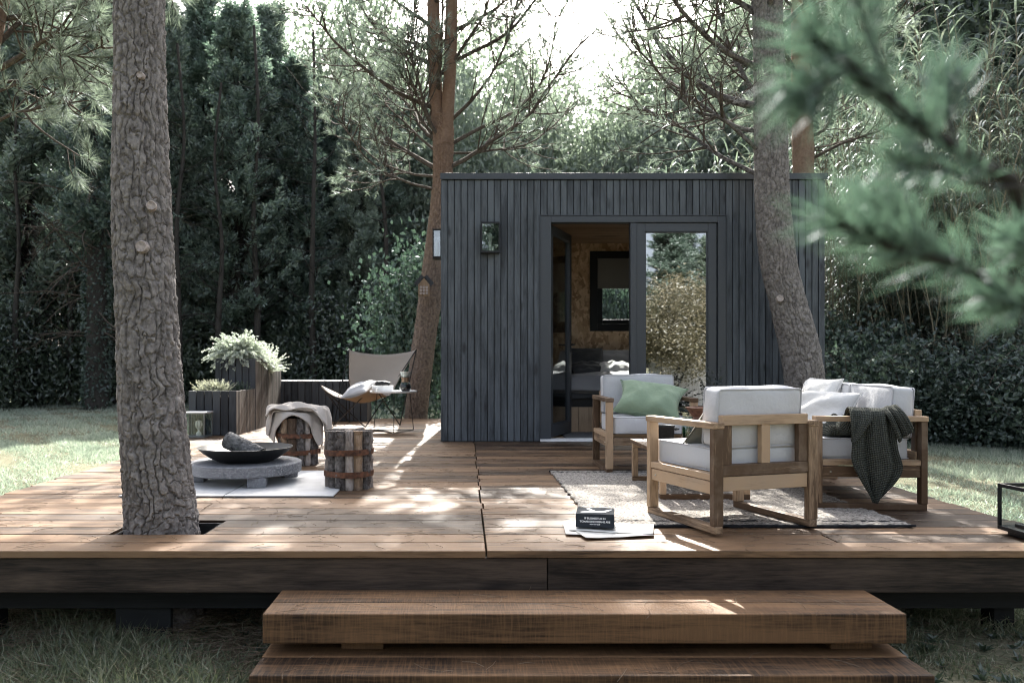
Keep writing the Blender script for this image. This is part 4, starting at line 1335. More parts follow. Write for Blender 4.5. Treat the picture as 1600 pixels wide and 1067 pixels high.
# ------------------------------------------------------------------ log stools
def stool(label, loc, rz, r, h, seed):
    S = empty('log_stool', label, 'stool', loc, rz, 'split log stools with leather bands')
    rs = np.random.default_rng(seed)
    n = 13
    edges = np.cumsum(rs.uniform(0.8, 1.3, n))
    edges = edges / edges[-1] * 2 * math.pi
    prev = 0.0
    wood_l = [M['bark'], M['stool_wood'], M['bark'], M['stool_grey']]
    for q, e in enumerate(edges):
        a0, a1 = prev + 0.018, e - 0.018
        prev = e
        nt_, nz = 7, 16
        V, F = [], []
        zt = h * rs.uniform(0.985, 1.01)
        rr = r * rs.uniform(0.96, 1.03)
        ph = rs.uniform(0, 6, 4)
        for j in range(nz + 1):
            z = zt * j / nz
            for i in range(nt_ + 1):
                t = i / nt_
                a = a0 + (a1 - a0) * t
                bul = math.sin(math.pi * t) ** 0.5 * 0.022 - 0.012
                rad = rr + bul + 0.004 * math.sin(z * 40 + ph[0] + t * 5) + 0.003 * math.sin(z * 97 + ph[1]) + rs.normal() * 0.0018
                V.append((rad * math.cos(a), rad * math.sin(a), z))
        m = nt_ + 1
        for j in range(nz):
            for i in range(nt_):
                F.append((j * m + i, j * m + i + 1, (j + 1) * m + i + 1, (j + 1) * m + i))
        k0 = len(V)
        V += [(r * 0.25 * math.cos((a0 + a1) / 2), r * 0.25 * math.sin((a0 + a1) / 2), zt - 0.004), (r * 0.25 * math.cos((a0 + a1) / 2), r * 0.25 * math.sin((a0 + a1) / 2), 0)]
        for i in range(nt_):
            F.append((nz * m + i, nz * m + i + 1, k0))
        for j in range(nz):
            pass
        F.append(tuple([k0 + 1] + [j * m for j in range(nz + 1)] + [k0])[::-1])
        F.append(tuple([k0 + 1] + [j * m + nt_ for j in range(nz + 1)] + [k0]))
        MB().add(V, F).build('split_log', wood_l[rs.integers(0, 4)], S)
    MB().lathe([(r * 0.9, 0.004), (r * 0.9, h - 0.012), (r * 0.88, h - 0.006)], 28).build('core', M['stool_grey'], S)
    for z in (h * 0.27, h * 0.63):
        mb = MB()
        k = 48
        pr = []
        for a in np.linspace(0, 2 * math.pi, k, endpoint=False):
            rad = r * 1.0 + 0.012 + 0.003 * math.sin(a * 5 + z * 30)
            zz = z + 0.004 * math.sin(a + z * 20)
            pr.append((rad, a, zz))
        V, F = [], []
        for rad, a, zz in pr:
            for dr, dz in ((0, -0.019), (0.005, -0.018), (0.005, 0.018), (0, 0.019)):
                V.append(((rad + dr) * math.cos(a), (rad + dr) * math.sin(a), zz + dz))
        for i in range(k):
            for j in range(4):
                F.append((i * 4 + j, ((i + 1) % k) * 4 + j, ((i + 1) % k) * 4 + (j + 1) % 4, i * 4 + (j + 1) % 4))
        mb.add(V, F)
        b = mb.build('leather_band', M['rust'], S, smooth=True)
        box('buckle', M['rust'], b, r + 0.008, r + 0.03, -0.028, 0.02, z - 0.021, z + 0.021, 0.004)
    return S


M['stool_wood'] = wood('split_log_wood', (0.075, 0.05, 0.034), (0.30, 0.215, 0.145), 2, 1.6, 0, 0.85, True, 0.4, 0.9)
M['stool_grey'] = wood('split_log_grey', (0.10, 0.085, 0.075), (0.36, 0.32, 0.29), 2, 1.8, 0, 0.9, True, 0.4, 1.0)
stool('bare log stool with two rusty brown leather bands nearest the viewer', (-0.772, 5.36, 0.001), R(155), 0.148, 0.385, 3)
stool('log stool behind the fire bowl, half covered by a folded wool blanket', (-1.378, 6.62, 0.001), R(20), 0.158, 0.385, 6)

# wool blanket on the rear stool
bl = empty('wool_blanket', 'oatmeal wool blanket folded over the rear log stool', 'blanket', (-1.378, 6.62, 0.40))


def draped(lx0, lx1, ly0, ly1, R0, seed, lift, fold):
    """A cloth lying over the round stool top and hanging down its sides in folds."""
    r_ = np.random.default_rng(seed)
    a, b = np.meshgrid(np.linspace(lx0, lx1, 64), np.linspace(ly0, ly1, 44), indexing='ij')
    rho, th = np.hypot(a, b) + 1e-6, np.arctan2(b, a)
    rim = R0 + 0.012 + lift
    over = np.maximum(rho - rim * 0.93, 0)
    ph = r_.uniform(0, 6.28, 6)
    wav = np.sin(th * 7 + ph[0]) + 0.6 * np.sin(th * 12 + ph[1])
    rad = np.minimum(rho, rim) + fold * (0.6 + wav) * np.clip(over / 0.12, 0, 1) + 0.02 * np.clip(over / 0.1, 0, 1)
    rip = 0.016 * np.sin(b * 34 + 2.5 * np.sin(a * 9 + ph[2]) + ph[3]) + 0.008 * np.sin(b * 61 + a * 14 + ph[4])
    z = 0.022 + lift + rip * np.clip(1.25 - over / 0.2, 0.3, 1) + 0.03 * np.exp(-(rho / 0.14) ** 2) - over * 1.0
    P = np.stack([rad * np.cos(th), rad * np.sin(th), z], -1)
    lip = np.clip((np.abs(a) - (max(-lx0, lx1) - 0.06)) / 0.06, 0, 1)
    P[..., 2] += 0.015 * lip
    return P


sheet('blanket_layer', draped(-0.36, 0.40, -0.20, 0.24, 0.165, 1, 0.0, 0.014), M['wool_f'], bl, 0.012, 1)
sheet('blanket_layer', draped(-0.40, 0.33, -0.13, 0.20, 0.178, 5, 0.022, 0.017), M['wool_f'], bl, 0.012, 1)
sheet('blanket_layer', draped(-0.25, 0.42, -0.17, 0.10, 0.19, 9, 0.042, 0.016), M['wool_f'], bl, 0.012, 1)

# small wooden bowl by the bench
wb = MB().lathe([(0.05, 0), (0.085, 0.03), (0.105, 0.075), (0.1, 0.078), (0.075, 0.03), (0.0, 0.015)], 28).build('wooden_bowl', M['teak_x'], None, (-1.96, 10.3, 0.0015), smooth=True)
tag(wb, 'small pale wooden bowl on the deck in front of the planter bench', 'bowl')


# ------------------------------------------------------------------ planters
def planter(name, label, x0, x1, y0, y1, z0, z1, nf, ns, front=True, group='slatted planter boxes on the deck', right_mat='plank_sunlit', lit_top=True):
    Pp = empty(name, label, 'planter', ((x0 + x1) / 2, (y0 + y1) / 2, z0), 0, group)
    cx, cy = (x0 + x1) / 2, (y0 + y1) / 2
    h = z1 - z0
    lx, ly = (x1 - x0) / 2, (y1 - y0) / 2

    def row(n, horizontal, fixed, sgn, mat):
        L = 2 * (lx if horizontal else ly)
        g = L / n
        for i in range(n):
            a = -L / 2 + i * g + 0.005
            b = a + g - 0.010
            hh_ = h - random.uniform(0, 0.006)
            if horizontal:
                box('slat', M[mat], Pp, a, b, fixed, fixed + 0.022, 0.004, hh_, 0.002)
            else:
                box('slat', M[mat], Pp, fixed, fixed + 0.022, a, b, 0.004, hh_, 0.002)
    row(nf, True, -ly, -1, 'plank_dark')
    row(ns, False, lx - 0.021, 1, right_mat)
    box('back_panel', M['plank_dark'], Pp, -lx + 0.025, lx - 0.025, ly - 0.022, ly, 0.004, h - 0.004, 0.002)
    box('side_panel', M['plank_dark'], Pp, -lx, -lx + 0.022, -ly + 0.025, ly, 0.004, h - 0.004, 0.002)
    box('soil', M['soil'], Pp, -lx + 0.024, lx - 0.024, -ly + 0.024, ly - 0.024, 0.01, h - 0.07, 0.0)
    return Pp


planter('planter_box', 'low dark slatted planter at the front with cream heather', -3.2, -2.64, 9.28, 10.10, 0.0, 0.52, 6, 12)
planter('planter_box', 'tall dark slatted planter carrying the big silver fern', -3.15, -2.635, 10.12, 10.72, 0.0, 0.90, 6, 9)
planter('planter_box', 'mid height slatted planter between the tall box and the bench', -3.12, -2.638, 10.74, 11.53, 0.0, 0.76, 6, 10)
planter('planter_bench', 'long low dark slatted box behind the butterfly chair', -2.70, -1.395, 11.56, 12.05, 0.0, 0.575, 13, 5, group=None)
lid = box('bench_lit_top', M['pale_stone'], None, -2.70, -1.395, 11.57, 12.04, 0.58, 0.592, 0.002)  # pale tone paints the sunlit white of the box's top edge
tag(lid, 'board with a painted sunlit top on the long low planter box', 'board')


def frond_plant(name, label, loc, n, L, mat, rng, up=0.6, leaf_l=0.06, leaf_w=0.02, cat='plant', droop=1.1, per=26, stems=True, spread=1.0):
    T = empty(name, label, cat, loc)
    Ls, Ps = [], []
    for i in range(n):
        az = rng.uniform(0, 6.283)
        el = rng.uniform(up * 0.4, up * 1.6)
        d = np.array([math.cos(az) * math.cos(el) * spread, math.sin(az) * math.cos(el) * spread, math.sin(el)])
        l = L * rng.uniform(0.7, 1.15)
        p = np.array([rng.normal() * 0.05, rng.normal() * 0.05, 0.0])
        q = [p]
        for s in range(8):
            d = unit(d + np.array([0, 0, -droop / 8]))
            q.append(q[-1] + d * l / 8)
        q = np.array(q)
        Ps.append(q)
        t = np.sort(rng.uniform(0.12, 1, per)) * 8
        ii = np.minimum(t.astype(int), 7)
        pos = q[ii] + (q[ii + 1] - q[ii]) * (t - ii)[:, None]
        tan = unit(q[ii + 1] - q[ii])
        side = unit(np.cross(tan, np.array([0, 0, 1.0]))) * np.where(rng.random(per) < 0.5, -1, 1)[:, None]
        D = tan * 0.55 + side + rng.normal(size=(per, 3)) * 0.15
        ll_ = leaf_l * (1.15 - 0.85 * t / 8)
        Ls.append(leaves(pos, D, ll_, leaf_w, rng))
    obj('fronds', np_mesh('fronds', *join_np(Ls), smooth=False), mat, T)
    if stems:
        Pa = np.array(Ps)
        rr = np.broadcast_to(np.linspace(0.003, 0.001, Pa.shape[1]), Pa.shape[:2])
        obj('stalks', np_mesh('stalks', *tubes(Pa, rr, 4)), mat, T)
    return T


rg = np.random.default_rng(77)
frond_plant('fern', 'big pale silvery fern spilling over the tall planter', (-2.93, 10.4, 0.89), 270, 0.40, M['fern_pale'], rg, 0.9, 0.075, 0.03, 'plant', 1.5, 48)
frond_plant('ornamental_grass', 'pale feathery grass at the right rear of the tall planter', (-2.74, 10.9, 0.70), 170, 0.38, M['fern_pale'], rg, 1.15, 0.055, 0.016, 'plant', 0.7, 40)
frond_plant('heather', 'low cream flowering heather in the low planter', (-3.0, 9.6, 0.47), 300, 0.19, M['cream_l'], rg, 0.85, 0.028, 0.02, 'plant', 0.2, 30, spread=1.35)
frond_plant('heather', 'small dark green shrub beside the cream heather in the low planter', (-2.78, 9.9, 0.46), 60, 0.15, M['broad'], rg, 1.1, 0.03, 0.015, 'plant', 0.3, 20)
fpot = empty('fern_pot', 'round dark clay pot of the fern against the cabin wall', 'plant pot', (2.42, 7.7, 0.001))
MB().lathe([(0.10, 0), (0.15, 0.2), (0.16, 0.25), (0.145, 0.25), (0.13, 0.22), (0.0, 0.21)], 28).build('body', M['terra'], fpot, smooth=True)
frond_plant('fern', 'dark thin fern fronds before the right door of the cabin', (2.42, 7.7, 0.22), 26, 0.62, M['fern_dark'], rg, 0.95, 0.075, 0.022, 'plant', 1.0, 40)

# ------------------------------------------------------------------ butterfly chair, round wire table
bc = empty('butterfly_chair', 'beige canvas butterfly chair on crossed black rods beside the planter bench', 'chair', (-1.3, 10.6, 0.0))
o3 = np.array(tuple(bc.location))
TL, TR, BL, BR = (np.array(p) - o3 for p in ((-1.56, 10.85, 1.03), (-0.64, 10.75, 1.025), (-1.86, 10.35, 0.555), (-1.13, 10.02, 0.555)))
F1, F2, F3, F4 = (np.array(p) - o3 for p in ((-1.744, 10.71, 0.01), (-1.283, 10.4, 0.01), (-0.86, 10.75, 0.01), (-1.62, 11.3, 0.01)))
rods = MB()
for a_, b_ in ((TL, F1), (TL, F4), (TR, F2), (TR, F3), (BL, F4), (BL, F2), (BR, F1), (BR, F3)):
    rods.tube([a_, a_ * 0.5 + b_ * 0.5, b_], 0.0075, 8)
for a_, b_ in ((F1, F4), (F2, F3)):
    pass
rods.build('rod_frame', M['black'], bc, smooth=True)
nu = nv = 30
u = np.linspace(0, 1, nu)[:, None]
v = np.linspace(0, 1, nv)[None, :]
top_ = TL[None] * (1 - u) + TR[None] * u
topc = top_ + np.stack([0 * u[:, 0], 0.02 * np.sin(u[:, 0] * math.pi), -0.07 * np.sin(u[:, 0] * math.pi) ** 0.7], -1)
botc = BL[None] * (1 - u) + BR[None] * u + np.stack([-0.02 * np.sin(u[:, 0] * math.pi), -0.01 * np.sin(u[:, 0] * math.pi), -0.16 * np.sin(u[:, 0] * math.pi) ** 0.8], -1)
seat_mid = np.array([(-1.55, 10.72, 0.40), (-1.3, 10.6, 0.33), (-0.98, 10.42, 0.42)]) - o3
seatc = grow(seat_mid, nu)
V3 = np.zeros((nu, nv, 3))
for i in range(nu):
    V3[i] = grow([topc[i], topc[i] * 0.42 + seatc[i] * 0.58 + np.array([0, 0.05, 0.0]), seatc[i], botc[i]], nv)
sheet('canvas_sling', V3, M['beige_f'], bc, 0.006)
place(pillow('scatter_cushion', 0.40, 0.38, 0.14, M['cush'], seed=31), (-1.36, 10.36, 0.50), (R(20), R(-14), R(-24)), 'pale grey cushion on the seat of the butterfly chair', 'cushion', gs)

wt = empty('wire_side_table', 'round pale topped side table on thin black wire legs', 'side table', (-0.87, 9.88, 0.0))
MB().lathe([(0.283, 0.478), (0.292, 0.482), (0.292, 0.502), (0.286, 0.502), (0.284, 0.49), (0.0, 0.49)], 48).build('table_top', M['white'], wt, smooth=True)
wl = MB()
ft = [(-0.26, 0.16), (0.235, 0.16), (0.035, -0.4 + 0.02)]
for (x, y) in ft:
    wl.tube([(x * 0.82, y * 0.62, 0.477), (x, y, 0.03), (x * 0.98, y * 0.98, 0.006)], 0.005, 6)
for i in range(3):
    wl.tube([(ft[i][0] * 0.98, ft[i][1] * 0.98, 0.006), (ft[(i + 1) % 3][0] * 0.98, ft[(i + 1) % 3][1] * 0.98, 0.006)], 0.005, 6)
wl.build('wire_legs', M['black'], wt, smooth=True)
zt = 0.491
bx = empty('white_tray', 'white box tray on the wire side table', 'tray', (-1.0, 9.84, zt), R(5))
tb = MB()
tb.box(-0.13, 0.13, -0.09, 0.09, 0, 0.008)
for a_ in ((-0.13, 0.13, -0.09, -0.082), (-0.13, 0.13, 0.082, 0.09), (-0.13, -0.122, -0.0815, 0.0815), (0.122, 0.13, -0.0815, 0.0815)):
    tb.box(a_[0], a_[1], a_[2], a_[3], 0.0085, 0.075)
tb.build('tray_body', M['white'], bx, bevel=0.002)
bo = obj('dark_bottle_roll', trunk_mesh('dark_bottle_roll', [(-0.09, 0, 0), (0, 0, 0.0), (0.09, 0, -0.008)], [0.028, 0.034, 0.026], 24, 24, 91, (0.03, 0.05), 0.006), M['black'])
place(bo, (-1.0, 9.84, zt + 0.098), (0, 0, R(8)), 'dark cloth roll lying across the white tray', 'cloth roll')
cup = empty('small_cup', 'small white cup at the left of the white tray', 'cup', (-1.08, 9.70, zt))
MB().lathe([(0.022, 0), (0.034, 0.01), (0.038, 0.05), (0.034, 0.05), (0.03, 0.012), (0, 0.01)], 20).build('body', M['white'], cup, smooth=True)
cm = empty('coffee_maker', 'hourglass coffee maker with wooden collar and dark coffee on the wire table', 'coffee maker', (-0.72, 9.82, zt))
MB().lathe([(0.05, 0), (0.066, 0.02), (0.072, 0.06), (0.055, 0.105), (0.034, 0.145), (0.05, 0.19), (0.072, 0.24), (0.07, 0.241), (0.048, 0.19), (0.032, 0.145), (0.053, 0.105), (0.069, 0.06), (0.0, 0.004)], 28).build('glass_body', M['glass'], cm, smooth=True)
MB().lathe([(0.047, 0.006), (0.063, 0.022), (0.068, 0.058), (0.062, 0.085), (0.0, 0.087)], 28).build('coffee', M['coffee'], cm, smooth=True)
MB().lathe([(0.052, 0.118), (0.045, 0.145), (0.053, 0.175), (0.049, 0.175), (0.036, 0.145), (0.047, 0.118)], 28).build('wood_collar', M['teak_z'], cm, smooth=True)
MB().lathe([(0.047, 0.19), (0.068, 0.246), (0.066, 0.246), (0.03, 0.17), (0.0, 0.15)], 24).build('paper_filter', M['paper'], cm, smooth=True)

# ------------------------------------------------------------------ insect hotel on the middle pine
ih = empty('insect_hotel', 'small gabled wooden insect house nailed to the leaning pine beside the cabin', 'insect house', (-0.60, 11.97, 1.85))
hb_ = MB()
hb_.add([(-0.085, 0, 0), (0.085, 0, 0), (0.085, 0, 0.17), (0, 0, 0.27), (-0.085, 0, 0.17), (-0.085, 0.09, 0), (0.085, 0.09, 0), (0.085, 0.09, 0.17), (0, 0.09, 0.27), (-0.085, 0.09, 0.17)],
        [(4, 3, 2, 1, 0), (5, 6, 7, 8, 9), (0, 1, 6, 5), (1, 2, 7, 6), (2, 3, 8, 7), (3, 4, 9, 8), (4, 0, 5, 9)])
hb_.build('house_body', M['stool_wood'], ih)
rf = MB()
rf.bar((-0.105, 0.04, 0.155), (0.004, 0.04, 0.283), 0.12, 0.012, (0, 1, 0))
rf.bar((0.105, 0.04, 0.155), (-0.004, 0.04, 0.283), 0.12, 0.012, (0, 1, 0))
rf.build('roof', M['plank_dark'], ih)
cn = MB()
for x in (-0.045, 0.0, 0.045):
    for z in (0.04, 0.085, 0.13):
        cn.lathe([(0.017, 0), (0.02, 0.012), (0.009, 0.014)], 10, (x, z, 0))
co = cn.build('cane_ends', M['scar'], ih)
co.rotation_euler = (R(90), 0, 0)
co.location = (0, -0.001, 0)


# ------------------------------------------------------------------ pines
def pine(name, label, base, trunks, bark, limbs, rng, needle_mat='pine_n', group=None, per=7, tuft=3, needles=30, auto=(), scars=(), hi=False, nl=0.14, nw=0.006, tl=(0.5, 1.3), cat='pine tree'):
    """trunks: list of (path, radii, nu, nv, plate, depth, bulges); limbs: list of (path, r0). All in world positions, stored relative to base."""
    T = empty(name, label, cat, base, 0, group)
    o3 = np.array(tuple(T.location))
    for ti, (path, radii, nu, nv, pl, dp, bu) in enumerate(trunks):
        P = [np.array(tuple(p)) - o3 for p in path]
        obj('trunk', trunk_mesh('trunk', P, radii, nu, nv, 3 + ti + int(abs(base[0]) * 10), pl, dp, (0.08 if ti == 0 else 0), bu, hi and ti == 0), M[bark], T)
    LP = [grow([np.array(tuple(p)) - o3 for p in l], 16) for l, r in limbs]
    LR = [r for l, r in limbs]
    for (z0, z1, n, path, l0, l1, el0, el1) in auto:
        pp = grow([np.array(tuple(p)) - o3 for p in path], 60)
        for q in range(n):
            z = rng.uniform(z0, z1) - o3[2]
            i = int(np.argmin(np.abs(pp[:, 2] - z)))
            az = rng.uniform(0, 6.283)
            el = R(rng.uniform(el0, el1))
            d = np.array([math.cos(az) * math.cos(el), math.sin(az) * math.cos(el), math.sin(el)])
            l = rng.uniform(l0, l1)
            k = [pp[i]]
            for s in range(5):
                d = unit(d + np.array([0, 0, 0.10]) + rng.normal(size=3) * 0.10)
                k.append(k[-1] + d * l / 5)
            LP.append(grow(k, 16))
            LR.append(0.012 + 0.011 * l)
    if LP:
        A = np.array(LP)
        for P_ in A:                       # a little crook along each limb
            w = rng.normal(size=(16, 3)) * 0.012
            w[0] = 0
            P_ += np.cumsum(w, 0) * 0.5
        rr = np.array(LR)[:, None] * np.linspace(1, 0.28, 16)[None]
        tw = twigs_from(list(A), rng, per, tl, 0.22)
        sub = twigs_from(tw, rng, 3.2, (0.2, 0.55), 0.3, 0.3, 7)
        obj('limbs', np_mesh('limbs', *tubes(A, rr, 7)), M['twig'] if bark == 'bark_red' else M[bark], T)
        B = np.array(tw)
        S = np.array(sub)
        obj('twigs', np_mesh('twigs', *join_np([tubes(B, np.broadcast_to(np.linspace(0.012, 0.005, 7), B.shape[:2]), 4), tubes(S, np.broadcast_to(np.linspace(0.006, 0.004, 7), S.shape[:2]), 3)])), M['twig'], T)
        obj('needles', np_mesh('needles', *join_np([tufts(tw, rng, tuft, needles, nl, nw), tufts(sub, rng, max(1, tuft - 1), needles, nl, nw)]), smooth=False), M[needle_mat], T)
    for (p, n, r) in scars:
        s = MB()
        s.lathe([(r * 1.15, -0.03), (r * 1.12, -0.006), (r * 0.95, 0.0), (r * 0.8, -0.003), (r * 0.3, -0.004), (0, -0.004)], 20)
        so = s.build('branch_scar', M['scar'], T, Vector(p) - Vector(base), smooth=True)
        so.rotation_euler = Vector(n).to_track_quat('Z', 'Y').to_euler()
    return T


rp = np.random.default_rng(2024)
# nearest trunk, standing in the pit of the deck
Yt = 4.05
pathL = [W(258, 870, Yt), W(255, 838, Yt), W(248, 760, Yt), W(238, 640, Yt), W(231, 520, Yt), W(224, 400, Yt), W(220, 280, Yt), W(218, 140, Yt), W(217, 0, Yt), W(214, -200, Yt + 0.05), W(214, -520, Yt + 0.1), W(220, -1000, Yt), W(228, -1500, Yt)]
pathL[0].z = -0.5
zL = [p.z for p in pathL]
rLb = [0.20, 0.187, 0.17, 0.156, 0.150, 0.143, 0.131, 0.122, 0.116, 0.11, 0.11, 0.09, 0.05]
pine('pine_tree', 'thick rough barked pine trunk growing through the square hole in the deck', (pathL[1].x, Yt, -0.45),
     [(pathL[:10], rLb[:10], 280, 700, (0.042, 0.075), 0.016, ((1.74, -1.62, 0.055, 0.016), (2.02, -1.2, 0.05, 0.014), (2.6, -1.6, 0.04, 0.01))),
      ([pathL[9] - Vector((0, 0, 0.06))] + pathL[10:], rLb[9:], 40, 60, (0.06, 0.12), 0.01, ())], 'bark', [], rp, hi=True,
     auto=((3.6, 5.6, 12, pathL, 1.0, 2.2, 5, 35),), per=6, tuft=2, needles=26,
     scars=((W(220, 385, Yt - 0.153), (-0.03, -1, 0.02), 0.027), (W(236, 321, Yt - 0.139), (0.25, -1, 0.02), 0.022), (W(218, 117, Yt - 0.126), (0, -1, 0), 0.016)))

# pine before the right half of the cabin
Yr = 8.12
rpx = [(1264, 690), (1262, 640), (1253, 560), (1236, 490), (1218, 420), (1209, 350), (1205, 280), (1204, 200), (1202, 100), (1199, 0), (1196, -150), (1190, -400), (1200, -700)]
pathR = [W(x, y, Yr) for x, y in rpx]
pathR[0].z = -0.42
rR = [0.21, 0.195, 0.186, 0.176, 0.168, 0.163, 0.160, 0.155, 0.148, 0.142, 0.13, 0.1, 0.05]


def limb(pts, Y, dy, r):
    n = len(pts)
    return ([W(x, y, Y + dy * i / (n - 1)) for i, (x, y) in enumerate(pts)], r)


limbsR = [limb([(1185, 168), (1130, 150), (1080, 120), (1030, 70), (1000, 20), (965, -20)], Yr, 0.8, 0.045),
          limb([(1185, 108), (1110, 62), (1060, 10), (1030, -50)], Yr, -0.9, 0.034),
          limb([(1200, 170), (1170, 130), (1130, 60), (1115, 10), (1090, -60)], Yr, 1.3, 0.03),
          limb([(1188, 275), (1115, 240), (1060, 200), (1000, 168), (960, 120)], Yr, 1.8, 0.026),
          limb([(1190, 240), (1130, 190), (1085, 175), (1020, 110), (985, 70)], Yr, -0.3, 0.024),
          limb([(1222, 168), (1262, 140), (1300, 100), (1340, 70)], Yr, 0.5, 0.026),
          limb([(1215, 48), (1262, 4), (1320, -40)], Yr, -0.4, 0.034),
          limb([(1190, 30), (1130, -20), (1050, -70)], Yr, 0.4, 0.034),
          limb([(1185, 205), (1150, 200), (1090, 160), (1050, 130), (1000, 90), (960, 50)], Yr, 2.4, 0.028)]
pine('pine_tree', 'leaning grey pine trunk before the right part of the cabin', (pathR[1].x, Yr, -0.36),
     [(pathR, rR, 210, 640, (0.042, 0.075), 0.014, ((1.6, -1.7, 0.06, 0.012),))], 'bark', limbsR, rp, hi=True,
     auto=((3.9, 7.6, 22, pathR, 1.2, 2.8, 0, 40),), per=9, tuft=2, needles=20,
     scars=((W(1219, 466, Yr - 0.17), (-0.1, -1, 0.15), 0.032),))

# leaning pine beside the cabin
Ym = 12.45
mpx = [(648, 690), (650, 655), (655, 600), (662, 540), (670, 480), (679, 400), (688, 330), (692, 270), (693, 215), (691, 180)]
pathM = [W(x, y, Ym) for x, y in mpx]
pathM[0].z = -0.4
rM = [0.2, 0.185, 0.18, 0.18, 0.175, 0.165, 0.155, 0.15, 0.155, 0.15]
stemL = [W(x, y, Ym) for x, y in ((689, 220), (682, 160), (679, 100), (677, 0), (672, -120), (668, -260))]
stemR = [W(x, y, Ym - 0.05) for x, y in ((695, 225), (700, 160), (704, 90), (706, 0), (712, -120), (722, -280))]
LM = [([(690, 268), (650, 245), (603, 215), (560, 165), (528, 128), (500, 70)], 0.9, 0.055),
      ([(685, 298), (640, 285), (594, 260), (560, 225), (530, 170)], -0.6, 0.03),
      ([(680, 170), (619, 142), (562, 100), (519, 60), (480, 10)], -0.7, 0.05),
      ([(678, 102), (634, 81), (603, 60), (569, 19), (550, -30)], 0.7, 0.05),
      ([(678, 42), (640, 19), (600, -10)], -0.5, 0.05),
      ([(697, 264), (735, 245), (769, 222), (828, 184), (862, 137), (903, 78), (938, 48)], -0.8, 0.05),
      ([(700, 228), (750, 200), (797, 178), (844, 134), (866, 62), (870, 10)], 0.9, 0.042),
      ([(703, 190), (735, 160), (772, 116), (800, 50), (815, -20)], -0.4, 0.042),
      ([(706, 98), (797, 53), (844, 0), (880, -40)], 0.6, 0.045),
      ([(706, 52), (760, 25), (800, -5)], -0.9, 0.05),
      ([(700, 240), (760, 238), (830, 222), (880, 180), (900, 140)], 1.6, 0.03),
      ([(686, 240), (640, 200), (600, 160), (575, 110)], 1.6, 0.03),
      ([(688, 275), (640, 270), (585, 245), (540, 200), (515, 150)], 1.3, 0.03)]
limbsM = [limb(p, Ym, dy, r * 0.78) for p, dy, r in LM]
axisM = pathM + stemL[2:] + [W(680, -500, Ym)]
pine('pine_tree', 'leaning reddish pine with two stems rising behind the left corner of the cabin', (pathM[1].x, Ym, -0.3),
     [(pathM, rM, 150, 460, (0.045, 0.08), 0.018, ()), (stemL, [0.115, 0.1, 0.1, 0.095, 0.085, 0.05], 60, 140, (0.05, 0.08), 0.010, ()), (stemR, [0.115, 0.1, 0.1, 0.095, 0.085, 0.05], 60, 140, (0.05, 0.08), 0.008, ())],
     'bark_red', limbsM, rp, hi=True, auto=((6.7, 9.4, 42, axisM, 1.6, 3.4, 0, 35), (9.0, 10.6, 12, axisM, 1.4, 2.6, 10, 45), (3.2, 6.4, 9, axisM, 1.4, 2.6, 10, 45)), per=8, tuft=2, needles=20, tl=(0.5, 1.4), nw=0.0085)  # dense upper limbs out of view, added to shade the deck front and steps

# pine behind the cabin
Yb = 12.6
pathB = [W(x, y, Yb) for x, y in ((1262, 690), (1260, 560), (1257, 400), (1255, 270), (1253, 160), (1252, 60), (1250, -60), (1248, -260))]
pathB[0].z = -0.4
limbsB = [limb([(1262, 215), (1290, 200), (1305, 150), (1310, 100)], Yb, -0.3, 0.03), limb([(1264, 250), (1310, 225), (1380, 200), (1420, 160)], Yb, -0.5, 0.03),
          limb([(1246, 200), (1215, 175), (1170, 165), (1120, 120)], Yb, 0.8, 0.04), limb([(1245, 110), (1180, 60), (1130, 0)], Yb, 0.3, 0.04)]
pine('pine_tree', 'orange barked pine standing behind the right end of the cabin roof', (pathB[1].x, Yb, -0.3),
     [(pathB, [0.19, 0.17, 0.16, 0.155, 0.15, 0.14, 0.12, 0.08], 80, 220, (0.05, 0.08), 0.01, ())], 'bark_red', limbsB, rp,
     auto=((4.2, 8.0, 22, pathB, 1.2, 2.6, 0, 40),), per=5, tuft=2, needles=28)

# pine at the upper left whose trunk is cut by the frame
Yl = 7.6
pathLL = [W(x, y, Yl) for x, y in ((-150, 690), (-115, 500), (-75, 300), (-46, 150), (-22, 60), (-8, 0), (10, -80), (40, -300))]
pathLL[0].z = -0.4
limbsLL = [limb([(-10, 112), (49, 73), (76, 55), (112, 20)], Yl, -0.5, 0.032), limb([(-15, 80), (22, 47), (62, 30), (108, -4)], Yl, 0.6, 0.03),
           limb([(-25, 150), (40, 128), (90, 110), (140, 70)], Yl, 0.2, 0.018), limb([(-40, 210), (20, 170), (70, 160), (130, 150)], Yl, -0.2, 0.02),
           limb([(30, 100), (88, 80), (122, 79), (165, 55)], Yl, -0.4, 0.014), limb([(-20, 130), (30, 130), (75, 140), (120, 165)], Yl, 0.8, 0.018)]
pine('pine_tree', 'reddish pine at the upper left corner with sunlit drooping needles', (pathLL[1].x, Yl, -0.3),
     [(pathLL, [0.17, 0.15, 0.14, 0.13, 0.125, 0.12, 0.1, 0.07], 60, 180, (0.05, 0.08), 0.009, ())], 'bark_red', limbsLL, rp,
     auto=((4.0, 6.5, 16, pathLL, 1.0, 2.2, -10, 35),), per=8, tuft=3, needles=38, nl=0.16)

